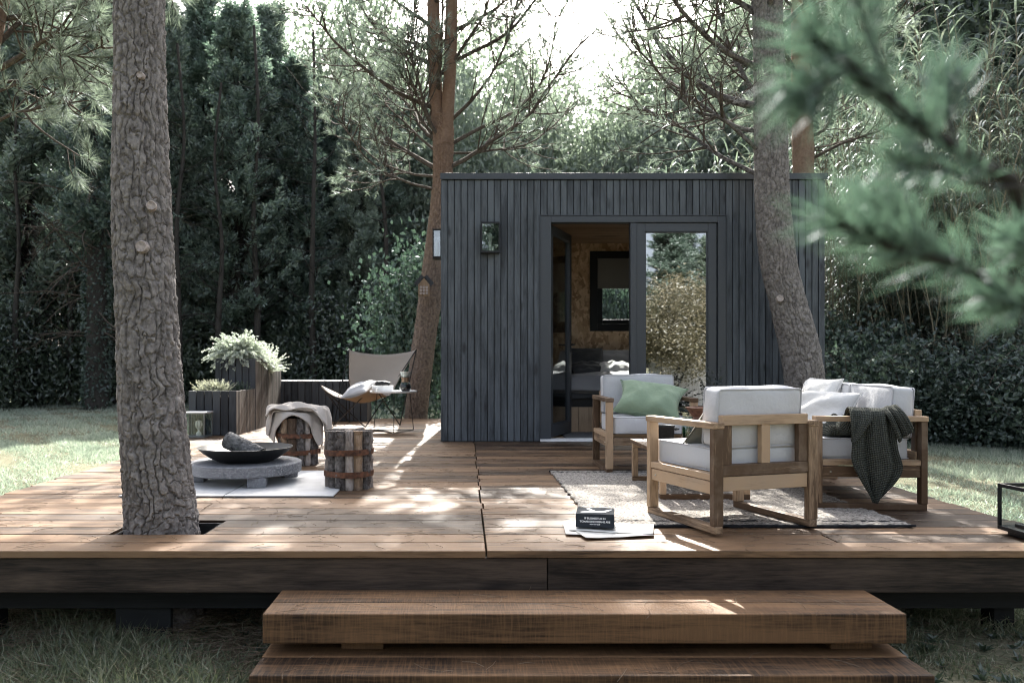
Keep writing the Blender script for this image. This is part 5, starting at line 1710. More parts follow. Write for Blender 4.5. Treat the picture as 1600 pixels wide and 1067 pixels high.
# out of focus boughs close to the viewer, from a pine standing to the right of the picture
fgT = empty('pine_tree', 'blurred pine boughs reaching in from the right very close to the viewer', 'pine tree', (2.9, 0.9, -0.47))
of = np.array(tuple(fgT.location))
tp_ = [(2.9, 0.9, -0.5), (2.88, 0.9, 0.6), (2.9, 0.93, 1.8), (2.93, 0.95, 3.2), (2.9, 0.95, 5.2)]
obj('trunk', trunk_mesh('trunk', [np.array(p) - of for p in tp_], [0.11, 0.1, 0.09, 0.08, 0.04], 60, 200, 8, (0.04, 0.07), 0.008), M['bark'], fgT)
fgl = [[(2.9, 0.92, 1.2), tuple(W(1850, 420, 0.92)), tuple(W(1600, 292, 0.82)), tuple(W(1500, 238, 0.78)), tuple(W(1400, 172, 0.75)), tuple(W(1330, 105, 0.73)), tuple(W(1272, 62, 0.71))],
       [(2.9, 0.9, 0.98), tuple(W(1800, 480, 0.92)), tuple(W(1600, 448, 0.82)), tuple(W(1490, 412, 0.76)), tuple(W(1400, 388, 0.74)), tuple(W(1310, 348, 0.72))],
       [tuple(W(1600, 292, 0.82)), tuple(W(1540, 290, 0.78)), tuple(W(1470, 262, 0.74)), tuple(W(1400, 262, 0.72))],
       [tuple(W(1400, 172, 0.75)), tuple(W(1370, 90, 0.74)), tuple(W(1345, 20, 0.74)), tuple(W(1330, -40, 0.73))],
       [tuple(W(1500, 238, 0.78)), tuple(W(1480, 180, 0.80)), tuple(W(1475, 130, 0.82))],
       [tuple(W(1490, 412, 0.76)), tuple(W(1430, 360, 0.78)), tuple(W(1370, 318, 0.8))],
       [tuple(W(1700, 470, 0.86)), tuple(W(1640, 420, 0.84)), tuple(W(1590, 380, 0.82))],
       [tuple(W(1330, 105, 0.73)), tuple(W(1290, 130, 0.70)), tuple(W(1262, 150, 0.69))],
       [tuple(W(1640, 450, 0.84)), tuple(W(1600, 480, 0.80)), tuple(W(1560, 470, 0.78))]]
FL = [grow([np.array(p) - of for p in l], 18) for l in fgl]
Af = np.array(FL)
rf_ = np.array([0.0082, 0.0075, 0.003, 0.0038, 0.0035, 0.0035, 0.004, 0.0035, 0.0035])[:, None] * np.linspace(1, 0.55, 18)[None]
obj('boughs', np_mesh('boughs', *tubes(Af, rf_, 8)), M['bark_dark'], fgT)
rfg = np.random.default_rng(11)
Pn, Dn = [], []
for q, l in enumerate(FL):
    t0 = 0.45 if q < 2 else 0.25
    cnt = 250 if q < 2 else 125
    ts = rfg.uniform(t0, 1.0, cnt) ** 0.8
    # grouped towards whorls
    ts = np.where(rfg.random(cnt) < 0.55, np.round(ts * 7) / 7 + rfg.normal(size=cnt) * 0.012, ts)
    ts = np.clip(ts, t0, 0.999) * 17
    i = np.minimum(ts.astype(int), 16)
    Pn.append(l[i] + (l[i + 1] - l[i]) * (ts - i)[:, None])
    Dn.append(unit(l[i + 1] - l[i]) + 0.75 * unit(rfg.normal(size=(cnt, 3))) + np.array([0, 0, 0.12]))
Pn, Dn = np.concatenate(Pn), np.concatenate(Dn)
Pn = np.repeat(Pn, 2, 0)
Dn = np.repeat(Dn, 2, 0) + rfg.normal(size=(len(Dn) * 2, 3)) * 0.12
obj('needles', np_mesh('needles', *leaves(Pn, Dn, rfg.uniform(0.035, 0.075, len(Pn)), 0.002, rfg), smooth=False), M['pine_fg'], fgT)


# ------------------------------------------------------------------ hedge conifers, broadleaf trees, bushes
def conifer_crown(seed, Hh, Rr, nb, z0=0.1, power=0.75, sprays=9, per=12):
    """Feathery sprays: every branch carries side sprays of small leaves; whole sectors are left open."""
    r_ = np.random.default_rng(seed)
    n0 = int(nb * 1.5)
    hz = z0 + (1 - z0) * r_.random(n0) ** 0.95
    az = r_.uniform(0, 6.283, n0)
    dens = np.sin(az * 2 + hz * 13 + seed) + np.sin(az * 3 - hz * 21 + 2 * seed) + 0.6 * np.sin(hz * 40 + az)
    ok = dens > -0.75
    hz, az = hz[ok], az[ok]
    nb = len(hz)
    prof = np.clip(1 - hz, 0.02, 1) ** power * np.clip((hz - z0 + 0.06) / 0.16, 0.35, 1)
    lob = 1 + 0.3 * np.sin(az * 3 + hz * 11 + seed) + 0.22 * np.sin(az * 5 - hz * 23)
    l = Rr * prof * lob * r_.uniform(0.5, 1.15, nb) + 0.2
    el = R(30) + r_.normal(size=nb) * 0.25 + hz * 0.5
    d = np.stack([np.cos(az) * np.cos(el), np.sin(az) * np.cos(el), np.sin(el)], -1)
    base = np.stack([0.05 * np.cos(az), 0.05 * np.sin(az), hz * Hh - 0.3 * l], -1)
    k = sprays
    t = r_.uniform(0.3, 1.0, (nb, k))
    cen = base[:, None] + d[:, None] * (l[:, None] * t)[..., None]
    cen[..., 2] += 0.12 * (l[:, None] * t) ** 2
    ax = unit(d[:, None] * 0.9 + unit(r_.normal(size=(nb, k, 3))) * 0.75 + np.array([0, 0, 0.45]))
    sl = r_.uniform(0.28, 0.55, (nb, k)) * (1.15 - 0.45 * t)
    sd = unit(np.cross(ax, unit(r_.normal(size=(nb, k, 3)))))
    u = np.linspace(0.05, 1, per)
    P = cen[:, :, None] + ax[:, :, None] * (sl[..., None] * u)[..., None]
    sg = np.where(np.arange(per) % 2 == 0, 1.0, -1.0)
    D = ax[:, :, None] * 0.8 + sd[:, :, None] * (sg * 0.75)[None, None, :, None] + 0.25 * r_.normal(size=(nb, k, per, 3))
    m = nb * k * per
    L = (np.ones((nb, k, 1)) * (0.2 - 0.1 * u)[None, None]).reshape(-1) * r_.uniform(0.75, 1.25, m)
    V, F = leaves(P.reshape(-1, 3), D.reshape(-1, 3), L, 0.05, r_)
    st = np.stack([base + d * (l * q)[:, None] * 0.9 + np.array([0, 0, 0.12]) * ((l * q) ** 2)[:, None] for q in (0.0, 0.3, 0.6, 0.95)], 1)
    return np_mesh('crown', V, F, smooth=False), st, l


def broad_crown(seed, rx, ry, rz, nc, per, cl=0.38, leaf_l=(0.07, 0.13), leaf_w=0.06, shell=0.45):
    r_ = np.random.default_rng(seed)
    u = unit(r_.normal(size=(nc, 3)))
    rad = (shell + (1 - shell) * r_.random(nc) ** 0.5) * (1 + 0.22 * np.sin(u[:, 0] * 5 + seed) + 0.18 * np.sin(u[:, 2] * 7 + u[:, 1] * 4))
    cen = u * rad[:, None] * np.array([rx, ry, rz])
    off = r_.normal(size=(nc * per, 3)) * cl * 0.5
    P = np.repeat(cen, per, 0) + off
    D = unit(off) * 0.5 + 0.8 * unit(r_.normal(size=(nc * per, 3))) + np.array([0, 0, -0.1])
    V, F = leaves(P, D, r_.uniform(*leaf_l, nc * per), leaf_w, r_)
    return np_mesh('crown', V, F, smooth=False), cen


def straight_trunk(seed, h, r0, r1, lean=0.1):
    r_ = np.random.default_rng(seed)
    pts = [(0, 0, -0.3)] + [(r_.normal() * lean, r_.normal() * lean, h * t) for t in (0.25, 0.5, 0.75, 1.0)]
    return trunk_mesh('trunk', pts, [r0 * 1.2, r0, (r0 + r1) / 2, r1 * 1.2, r1], 20, 60, seed, (0.06, 0.12), 0.012, 0.2)


con_protos = []
for s_, Hh, Rr, mt in ((1, 11.5, 1.75, 'con_a'), (2, 11.0, 1.55, 'con_b'), (3, 12.0, 1.95, 'con_a')):
    me, st, l = conifer_crown(s_, Hh, Rr, 360, 0.16)
    me.materials.append(M[mt])
    lmh = np_mesh('limbs', *tubes(st, np.array([0.03, 0.022, 0.014, 0.006])[None] * np.ones((len(st), 1)), 3))
    lmh.materials.append(M['bark_dark'])
    tm = straight_trunk(s_ + 20, Hh * 0.92, 0.17, 0.03)
    tm.materials.append(M['bark_dark'])
    con_protos.append((me, lmh, tm, Hh))


def conifer(label, px, Y, top_px, proto, rz, wide=1.0, group='tall dark conifers of the hedge behind the lawn', cat='conifer'):
    p = W(px, 600, Y)
    z0 = float(gz(p.x, Y)) - 0.05
    hh = H - (top_px - CY) * Y / FPX - z0
    me, lmh, tm, Hh = con_protos[proto]
    T = empty('conifer_tree', label, cat, (p.x, Y, z0), rz, group)
    s = hh / Hh
    T.scale = (s * wide, s * wide, s)
    for nm, m_ in (('crown', me), ('limbs', lmh), ('trunk', tm)):
        o = bpy.data.objects.new(nm, m_)
        link(o, T)
    return T


HEDGE = [(-95, 20.5, -60, 0, 'conifer in the tall hedge cut by the left edge of the picture'), (-25, 22.0, -30, 2, 'dark conifer at the far left of the lawn hedge'), (45, 21.0, -70, 1, 'conifer left of the ivy clad trunk behind the lawn'),
         (118, 23.5, 60, 0, 'conifer directly behind the ivy clad trunk at the lawn'), (180, 21.5, -20, 2, 'conifer hidden mostly behind the nearest pine trunk'), (262, 21.2, 15, 1, 'conifer just right of the nearest pine trunk'),
         (318, 23.0, -25, 0, 'tall conifer in the hedge above the low planter with heather'), (372, 21.6, 25, 2, 'conifer rising above the big silver fern'), (420, 23.6, 20, 1, 'pale conifer right of the silver fern in the hedge'),
         (462, 22.4, 110, 0, 'shorter conifer above the gap between fern and butterfly chair'), (508, 24.5, 150, 2, 'dark low conifer left above the butterfly chair'), (556, 23.5, 190, 1, 'low conifer above the butterfly chair'),
         (604, 25.5, 215, 0, 'low conifer between butterfly chair and leaning pine'), (655, 26.5, 235, 2, 'low dark conifer behind the leaning pine beside the cabin'), (290, 25.5, 60, 2, 'rear row conifer showing through left of the fern'),
         (400, 26.5, 90, 1, 'rear row conifer showing through above the fern'), (20, 25.5, 0, 1, 'rear row conifer at the far left of the hedge')]
for i, (px, Y, tp, pr, lab) in enumerate(HEDGE):
    conifer(lab, px, Y, tp, pr, i * 1.37, 0.95 + 0.3 * ((i * 7) % 5) / 4)

# slender bare stems in front of the hedge
sl_me = straight_trunk(61, 9.0, 0.075, 0.03, 0.06)
sl_me.materials.append(M['bark_dark'])
rsl = np.random.default_rng(62)
slb = []
for q in range(38):
    z = rsl.uniform(1.0, 8.0)
    a_ = rsl.uniform(0, 6.283)
    k_ = [np.array([0, 0, z])]
    d_ = np.array([math.cos(a_), math.sin(a_), 0.35])
    for t_ in range(6):
        d_ = unit(d_ + rsl.normal(size=3) * 0.18 + np.array([0, 0, 0.05]))
        k_.append(k_[-1] + d_ * rsl.uniform(0.1, 0.22))
    slb.append(np.array(k_))
sb_me = np_mesh('bare_twigs', *tubes(np.array(slb), np.broadcast_to(np.linspace(0.014, 0.005, 7), (38, 7)), 4))
sb_me.materials.append(M['bark_dark'])
for i, (px, Y, s, lab) in enumerate([(28, 19.6, 0.9, 'slender bare stem left of the ivy clad trunk'), (105, 20.6, 1.0, 'slender bare stem touching the ivy clad trunk on its left'), (282, 19.8, 1.0, 'slender dark stem just right of the nearest pine'), (342, 20.0, 0.9, 'slender dark stem left behind the silver fern'),
                                     (398, 20.8, 1.1, 'slender dark stem over the middle of the silver fern'), (492, 21.2, 1.1, 'slender dark stem over the middle of the planter bench'), (598, 21.6, 1.0, 'slender dark stem above the butterfly chair back')]):
    T = empty('slender_tree', lab, 'tree', ((px - CX) * Y / FPX, Y, float(gz((px - CX) * Y / FPX, Y))), i * 2.3, 'slender bare stems along the hedge', s)
    link(bpy.data.objects.new('trunk', sl_me), T)
    link(bpy.data.objects.new('bare_twigs', sb_me), T)

# understorey of the hedge
b_me, _ = broad_crown(5, 1.5, 1.0, 1.0, 150, 60, 0.42, (0.06, 0.13), 0.055)
b_me.materials.append(M['broad'])
b2_me, _ = broad_crown(6, 1.3, 1.0, 1.3, 150, 64, 0.4, (0.05, 0.10), 0.05)
b2_me.materials.append(M['bright'])
b3_me, _ = broad_crown(9, 1.2, 0.95, 0.66, 170, 66, 0.40, (0.05, 0.11), 0.06, 0.35)
b3_me.materials.append(M['bramble'])
st_me = np_mesh('stems', *tubes(np.array([[(0.1 * math.cos(a), 0.1 * math.sin(a), -1.1), (0.3 * math.cos(a), 0.3 * math.sin(a), -0.3), (0.75 * math.cos(a + 0.3), 0.6 * math.sin(a + 0.3), 0.5)] for a in np.arange(0, 6.2, 0.7)]), np.array([[0.025, 0.018, 0.006]] * 9), 4))
st_me.materials.append(M['bark_dark'])


def bush(name, label, px, Y, zc, s, me, rz=0.0, group=None, cat='bush', sz=1.0):
    x = (px - CX) * Y / FPX
    T = empty(name, label, cat, (x, Y, float(gz(x, Y))), rz, group)
    o = bpy.data.objects.new('crown', me)
    link(o, T)
    o.location = (0, 0, zc)
    o.scale = (s, s, s * sz)
    q = bpy.data.objects.new('stems', st_me)
    link(q, T)
    q.location = (0, 0, zc)
    q.scale = (s, s, max(0.3, (zc + 0.15) / 1.1))
    return T


BUSH = [(-60, 19.5, 'broad leaved bush at the very left rim of the lawn'), (10, 20.3, 'broad leaved bush under the hedge left of the ivy trunk'), (78, 21.5, 'bush close left of the ivy clad trunk'),
        (225, 21.8, 'bush in the hedge hidden behind the nearest pine'), (300, 22.0, 'dark bush behind the low planter'), (385, 22.5, 'dark bush behind the silver fern'),
        (455, 22.6, 'dark bush behind the planter bench'), (520, 22.8, 'dark bush left behind the butterfly chair'), (590, 23.2, 'dark bush behind the back of the butterfly chair'), (640, 23.5, 'dark bush right behind the butterfly chair')]
for i, (px, Y, lab) in enumerate(BUSH):
    bush('hedge_bush', lab, px, Y, 1.0 + 0.25 * (i % 3), 1.05 + 0.12 * (i % 4), b_me, i * 1.1, 'bushes under the conifer hedge', sz=1.0 + 0.15 * (i % 3))
# leafy shrub left of the leaning pine
fs_me, _ = broad_crown(12, 0.7, 0.65, 1.1, 150, 44, 0.42, (0.06, 0.13), 0.07, 0.3)
fs_me.materials.append(M['fresh'])
bush('leafy_shrub', 'fresh green large leaved shrub just left of the leaning pine and the cabin', 652, 13.9, 1.75, 1.0, fs_me, 0.6, None, 'shrub', 1.25)

bush('hedge_bush', 'dark bush seen through the rear window of the cabin', 960, 13.2, 1.5, 0.8, b3_me, 0.4, 'bushes under the conifer hedge', sz=1.9)
# ivy clad dark tree at the left behind the lawn
iv = empty('ivy_tree', 'dark ivy covered tree trunk standing at the lawn left of the nearest pine', 'tree', (W(150, 600, 19.0).x, 19.0, float(gz(-8.7, 19.0))))
obj('trunk', straight_trunk(71, 9.0, 0.24, 0.10, 0.12), M['bark_dark'], iv)
rv = np.random.default_rng(4)
npz = 2600
zz = rv.uniform(0, 6.0, npz)
an = rv.uniform(0, 6.283, npz)
ra = 0.25 + 0.05 * rv.random(npz) + 0.06 * np.clip(zz - 2.5, 0, 4) / 4
Pv = np.stack([ra * np.cos(an), ra * np.sin(an), zz], -1)
obj('ivy', np_mesh('ivy', *leaves(Pv, np.stack([np.cos(an), np.sin(an), -0.8 + 0 * an], -1) + 0.5 * rv.normal(size=(npz, 3)), rv.uniform(0.06, 0.11, npz), 0.07, rv), smooth=False), M['bramble'], iv)
dead = []
for q in range(46):
    a = rv.uniform(0, 6.283)
    z = rv.uniform(1.6, 5.2)
    l = rv.uniform(1.0, 2.6)
    d = np.array([math.cos(a), math.sin(a) * 0.7, rv.uniform(-0.3, 0.5)])
    k = [np.array([0, 0, z])]
    for s in range(6):
        d = unit(d + np.array([0, 0, -0.10]) + rv.normal(size=3) * 0.12)
        k.append(k[-1] + d * l / 6)
    dead.append(np.array(k))
dt = twigs_from(dead, rv, 5, (0.3, 0.9), 0.25, -0.15)
obj('bare_branches', np_mesh('bare_branches', *join_np([tubes(np.array(dead), np.broadcast_to(np.linspace(0.022, 0.007, 7), (46, 7)), 4), tubes(np.array(dt), np.broadcast_to(np.linspace(0.008, 0.004, 7), (len(dt), 7)), 3)])), M['twig'], iv)
ivc, _, _ = conifer_crown(51, 10.5, 2.0, 260, 0.36)
obj('crown', ivc, M['con_a'], iv)

# far sunlit trees behind the cabin
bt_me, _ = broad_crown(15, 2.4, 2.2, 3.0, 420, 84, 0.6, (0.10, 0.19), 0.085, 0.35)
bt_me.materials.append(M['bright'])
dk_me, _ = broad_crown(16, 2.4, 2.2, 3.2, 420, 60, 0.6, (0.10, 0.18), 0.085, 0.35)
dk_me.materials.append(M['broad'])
bt_tr = straight_trunk(33, 5.0, 0.14, 0.05, 0.15)
bt_tr.materials.append(M['bark_dark'])


def broad_tree(label, px, Y, top_px, me, rz, s, group, name='broadleaf_tree', sz=None, xw=None):
    x = (px - CX) * Y / FPX if xw is None else xw
    z0 = float(gz(x, Y))
    T = empty(name, label, 'tree', (x, Y, z0), rz, group)
    top = H - (top_px - CY) * Y / FPX
    o = bpy.data.objects.new('crown', me)
    link(o, T)
    hz_ = (top - z0) * (0.52 if sz is None else sz)
    o.scale = (s, s, hz_ / 3.1)
    o.location = (0, 0, top - z0 - hz_)
    q = bpy.data.objects.new('trunk', bt_tr)
    link(q, T)
    q.scale = (1, 1, (top - z0) * 0.75 / 5.0)
    return T


gf = 'sunlit leafy trees far behind the cabin'
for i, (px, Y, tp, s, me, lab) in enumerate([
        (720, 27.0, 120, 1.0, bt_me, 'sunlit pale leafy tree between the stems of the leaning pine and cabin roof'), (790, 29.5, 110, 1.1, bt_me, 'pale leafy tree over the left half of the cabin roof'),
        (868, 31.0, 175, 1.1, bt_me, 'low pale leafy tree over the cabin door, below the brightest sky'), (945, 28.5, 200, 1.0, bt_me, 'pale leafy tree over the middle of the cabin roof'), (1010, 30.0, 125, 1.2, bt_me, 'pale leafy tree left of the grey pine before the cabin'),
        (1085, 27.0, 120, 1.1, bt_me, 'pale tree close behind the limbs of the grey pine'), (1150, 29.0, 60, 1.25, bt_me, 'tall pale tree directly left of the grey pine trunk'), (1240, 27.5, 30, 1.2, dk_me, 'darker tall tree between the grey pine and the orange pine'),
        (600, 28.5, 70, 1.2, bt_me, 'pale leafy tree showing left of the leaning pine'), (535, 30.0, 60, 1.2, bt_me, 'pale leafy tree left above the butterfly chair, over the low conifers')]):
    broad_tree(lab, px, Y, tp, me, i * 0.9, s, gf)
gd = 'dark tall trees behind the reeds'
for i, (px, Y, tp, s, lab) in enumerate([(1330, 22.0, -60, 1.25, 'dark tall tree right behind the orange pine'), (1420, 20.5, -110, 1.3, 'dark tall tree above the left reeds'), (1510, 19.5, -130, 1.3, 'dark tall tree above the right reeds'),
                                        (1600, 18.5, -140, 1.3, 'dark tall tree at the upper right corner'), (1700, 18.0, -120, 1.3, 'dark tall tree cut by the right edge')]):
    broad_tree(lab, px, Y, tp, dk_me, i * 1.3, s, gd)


# ------------------------------------------------------------------ giant reeds and brambles on the right
def reed_mesh(seed, n, hmin, hmax, rad):
    r_ = np.random.default_rng(seed)
    canes, LV, LF = [], [], []
    off = 0
    for i in range(n):
        a, rr = r_.uniform(0, 6.283), rad * math.sqrt(r_.random())
        b0 = np.array([rr * math.cos(a), rr * math.sin(a) * 0.8, -0.1])
        h = r_.uniform(hmin, hmax)
        lean = np.array([r_.normal() * 0.12 + 0.06 * math.cos(a), r_.normal() * 0.12 - 0.05, 0])
        q = np.array([b0 + np.array([0, 0, h]) * t + lean * h * t ** 2 for t in np.linspace(0, 1, 8)])
        canes.append(q)
        m = int(h * 6.5)
        t = np.linspace(0.32, 1.0, m)
        az = r_.uniform(0, 6.283) + np.arange(m) * math.pi + r_.normal(size=m) * 0.5
        ln = r_.uniform(0.35, 0.65, m) * (1.1 - 0.35 * t)
        p0 = b0 + np.array([0, 0, h]) * t[:, None] + lean * h * (t ** 2)[:, None]
        seg = 5
        hd_ = np.stack([np.cos(az), np.sin(az), np.zeros(m)], -1)
        el0 = r_.uniform(0.5, 1.1, m)
        pts, wid = [], []
        p = p0.copy()
        for s in range(seg + 1):
            pts.append(p.copy())
            el = el0 - (s / seg) ** 1.2 * r_.uniform(1.2, 2.1, m)
            p = p + (hd_ * np.cos(el)[:, None] + np.array([0, 0, 1.0]) * np.sin(el)[:, None]) * (ln / seg)[:, None]
        side = np.stack([-np.sin(az), np.cos(az), np.zeros(m)], -1)
        ww = np.array([0.5, 1.0, 0.95, 0.75, 0.45, 0.05]) * 0.026
        Vv = np.stack([np.stack([pts[s] - side * ww[s] / 2, pts[s] + side * ww[s] / 2], 1) for s in range(seg + 1)], 1)
        LV.append(Vv.reshape(-1, 3))
        base = off + np.arange(m)[:, None] * (2 * (seg + 1)) + np.arange(seg)[None] * 2
        f = np.stack([base, base + 1, base + 3, base + 2], -1).reshape(-1, 4)
        LF.append(f)
        off += m * 2 * (seg + 1)
    cm_ = np_mesh('canes', *tubes(np.array(canes), np.broadcast_to(np.linspace(0.013, 0.006, 8), (n, 8)), 5))
    cm_.materials.append(M['cane'])
    lm_ = np_mesh('blades', np.concatenate(LV), np.concatenate(LF))
    lm_.materials.append(M['reed_l'])
    return cm_, lm_


reeds = [reed_mesh(1, 62, 2.6, 4.6, 0.9), reed_mesh(2, 62, 3.2, 5.6, 0.95), reed_mesh(3, 50, 1.8, 3.4, 0.8)]
RE = [(1320, 13.6, 1, 1.0, 'reed clump touching the right end of the cabin'), (1375, 14.2, 1, 1.15, 'tall reeds second from the cabin end'), (1430, 13.4, 0, 1.05, 'reeds with bare canes showing under the lower blurred bough'), (1490, 12.9, 0, 1.05, 'pale arching reeds behind the lower blurred bough'),
      (1550, 12.6, 1, 0.95, 'reeds right of the arching clump'), (1610, 12.3, 0, 1.1, 'reeds at the right edge above the brambles'), (1670, 12.2, 1, 1.0, 'reeds cut by the right edge of the picture'),
      (1345, 16.0, 1, 1.35, 'rear reeds right of the orange pine'), (1410, 16.4, 1, 1.45, 'high rear reeds behind the upper blurred bough'), (1475, 15.6, 1, 1.4, 'high rear reeds in the upper right of the picture'), (1540, 15.2, 1, 1.4, 'high reeds second from the right edge at the top'), (1605, 14.8, 1, 1.4, 'high reeds at the upper right edge'),
      (1130, 17.5, 1, 1.0, 'reeds peeping over the cabin roof left of the grey pine'), (1060, 18.5, 1, 1.05, 'reeds peeping over the cabin roof middle'), (985, 18.0, 1, 0.95, 'arching reeds over the cabin roof above the doors'), (1180, 16.5, 0, 1.2, 'reeds over the roof behind the grey pine'), (1300, 18.5, 1, 1.3, 'reeds behind the orange pine at the right roof end')]
for i, (px, Y, v_, s, lab) in enumerate(RE):
    x = (px - CX) * Y / FPX
    T = empty('giant_reed', lab, 'reed clump', (x, Y, float(gz(x, Y))), i * 1.9, 'giant reed clumps right of and behind the cabin', s)
    for nm, m_ in zip(('canes', 'blades'), reeds[v_]):
        link(bpy.data.objects.new(nm, m_), T)
BR_ = [(1310, 11.6, 0.35, 0.75, 'brambles low at the right end of the cabin'), (1370, 11.9, 0.42, 0.85, 'bramble mound behind the sofa'), (1440, 11.7, 0.3, 0.8, 'bramble mound right behind the sofa arm'), (1505, 11.4, 0.45, 0.9, 'bramble mound beyond the right lawn'), (1570, 11.2, 0.34, 0.85, 'bramble mound above the black lantern'), (1640, 11.0, 0.45, 0.9, 'bramble mound cut by the right edge'),
       (1400, 12.9, 0.6, 0.95, 'taller brambles at the foot of the left canes'), (1480, 12.7, 0.5, 0.85, 'taller brambles at the foot of the bare canes'), (1560, 12.4, 0.65, 0.95, 'taller brambles at the foot of the right canes'), (1330, 13.0, 0.8, 1.0, 'taller brambles beside the cabin end')]
rbz = np.random.default_rng(321)
sh_p, sh_l = [], []
for q in range(26):
    az = rbz.uniform(0, 6.283)
    el = rbz.uniform(0.6, 1.3)
    d = np.array([math.cos(az) * math.cos(el), math.sin(az) * math.cos(el), math.sin(el)])
    p = np.array([rbz.uniform(-0.9, 0.9), rbz.uniform(-0.6, 0.6), rbz.uniform(-0.1, 0.3)])
    k_ = [p]
    st_ = rbz.uniform(0.10, 0.17)
    for t_ in range(9):
        d = unit(d + np.array([0, 0, -0.19]) + rbz.normal(size=3) * 0.06)
        k_.append(k_[-1] + d * st_)
    k_ = np.array(k_)
    sh_p.append(k_)
    pos = np.repeat(k_[2:], 3, 0)
    sh_l.append(leaves(pos, unit(rbz.normal(size=(len(pos), 3))) + np.array([0, 0, -0.2]), rbz.uniform(0.06, 0.11, len(pos)), 0.06, rbz))
sh_c = np_mesh('shoots', *tubes(np.array(sh_p), np.broadcast_to(np.linspace(0.006, 0.0025, 10), (26, 10)), 4))
sh_c.materials.append(M['twig'])
sh_f = np_mesh('shoot_leaves', *join_np(sh_l), smooth=False)
sh_f.materials.append(M['bramble'])
for i, (px, Y, zc, s, lab) in enumerate(BR_):
    T = bush('bramble_bush', lab, px, Y, zc, s, b3_me, i * 0.8, 'brambles under the reeds', 'bramble', 0.8 + 0.35 * ((i * 3) % 4) / 3)
    for nm, m_ in (('shoots', sh_c), ('shoot_leaves', sh_f)):
        o = bpy.data.objects.new(nm, m_)
        link(o, T)
        o.location = (0, 0, zc + 0.2)
        o['kind'] = 'stuff'

# ------------------------------------------------------------------ what the door glass mirrors: garden behind the viewer
gb_me, _ = broad_crown(40, 2.3, 2.0, 1.7, 420, 60, 0.5, (0.10, 0.2), 0.045, 0.45)
gb_me.materials.append(M['gold'])
for i, (x, y, zc, s, lab) in enumerate([(6.4, -5.6, 2.3, 0.95, 'golden leafed bush mirrored in the middle of the right door pane'), (3.4, -6.6, 2.2, 1.0, 'golden leafed bush behind the viewer')]):
    T = empty('golden_bush', lab, 'bush', (x, y, -0.4), i * 1.3, 'golden bushes behind the viewer')
    o = bpy.data.objects.new('crown', gb_me)
    link(o, T)
    o.location = (0, 0, zc)
    o.scale = (s, s, s * 0.66)
    q = bpy.data.objects.new('trunk', bt_tr)
    link(q, T)
    q.location = (1.2, -0.8, 0)
    q.scale = (0.7, 0.7, zc / 5.0)
gm = 'dark trees behind the viewer'
for i, (x, y, h_, pr, lab) in enumerate([(6.9, -9.5, 5.9, 0, 'dark conifer mirrored left in the right door pane'), (8.4, -9.8, 5.5, 1, 'dark conifer mirrored right in the right door pane'), (5.5, -10.5, 5.2, 2, 'dark conifer behind the golden bush'), (7.7, -11.5, 6.3, 2, 'tallest dark conifer behind the white shed'), (1.5, -11.0, 9.0, 0, 'dark conifer far behind the viewer'), (-3.5, -10.0, 8.5, 1, 'dark conifer far behind the viewer on the other side'), (-8.5, -9.0, 9.0, 2, 'dark conifer at the far rear corner of the garden')]):
    me, lmh, tm, Hh = con_protos[pr]
    T = empty('conifer_tree', lab, 'conifer', (x, y, -0.45), i * 2.1, gm)
    T.scale = (h_ / Hh * 2.1, h_ / Hh * 1.6, h_ / Hh)
    for nm, m_ in (('crown', me), ('limbs', lmh), ('trunk', tm)):
        link(bpy.data.objects.new(nm, m_), T)
sh = empty('white_shed', 'white painted plank shed mirrored low in the right door pane', 'shed', (7.5, -7.9, -0.45))
for i in range(14):
    box('wall_plank', M['white'], sh, -1.3 + i * 0.19, -1.3 + i * 0.19 + 0.183, 0.0, 0.025, 0.0, 1.75, 0.002)
box('side_wall', M['white'], sh, -1.3, -1.27, -1.8, -0.003, 0, 1.75)
box('side_wall', M['white'], sh, 1.33, 1.36, -1.8, -0.003, 0, 1.75)
rs_ = MB()
rs_.bar((0, 0.12, 1.76), (0, -1.9, 2.1), 2.9, 0.05, (0, 0, 1))
rs_.build('roof', M['plank_dark'], sh)


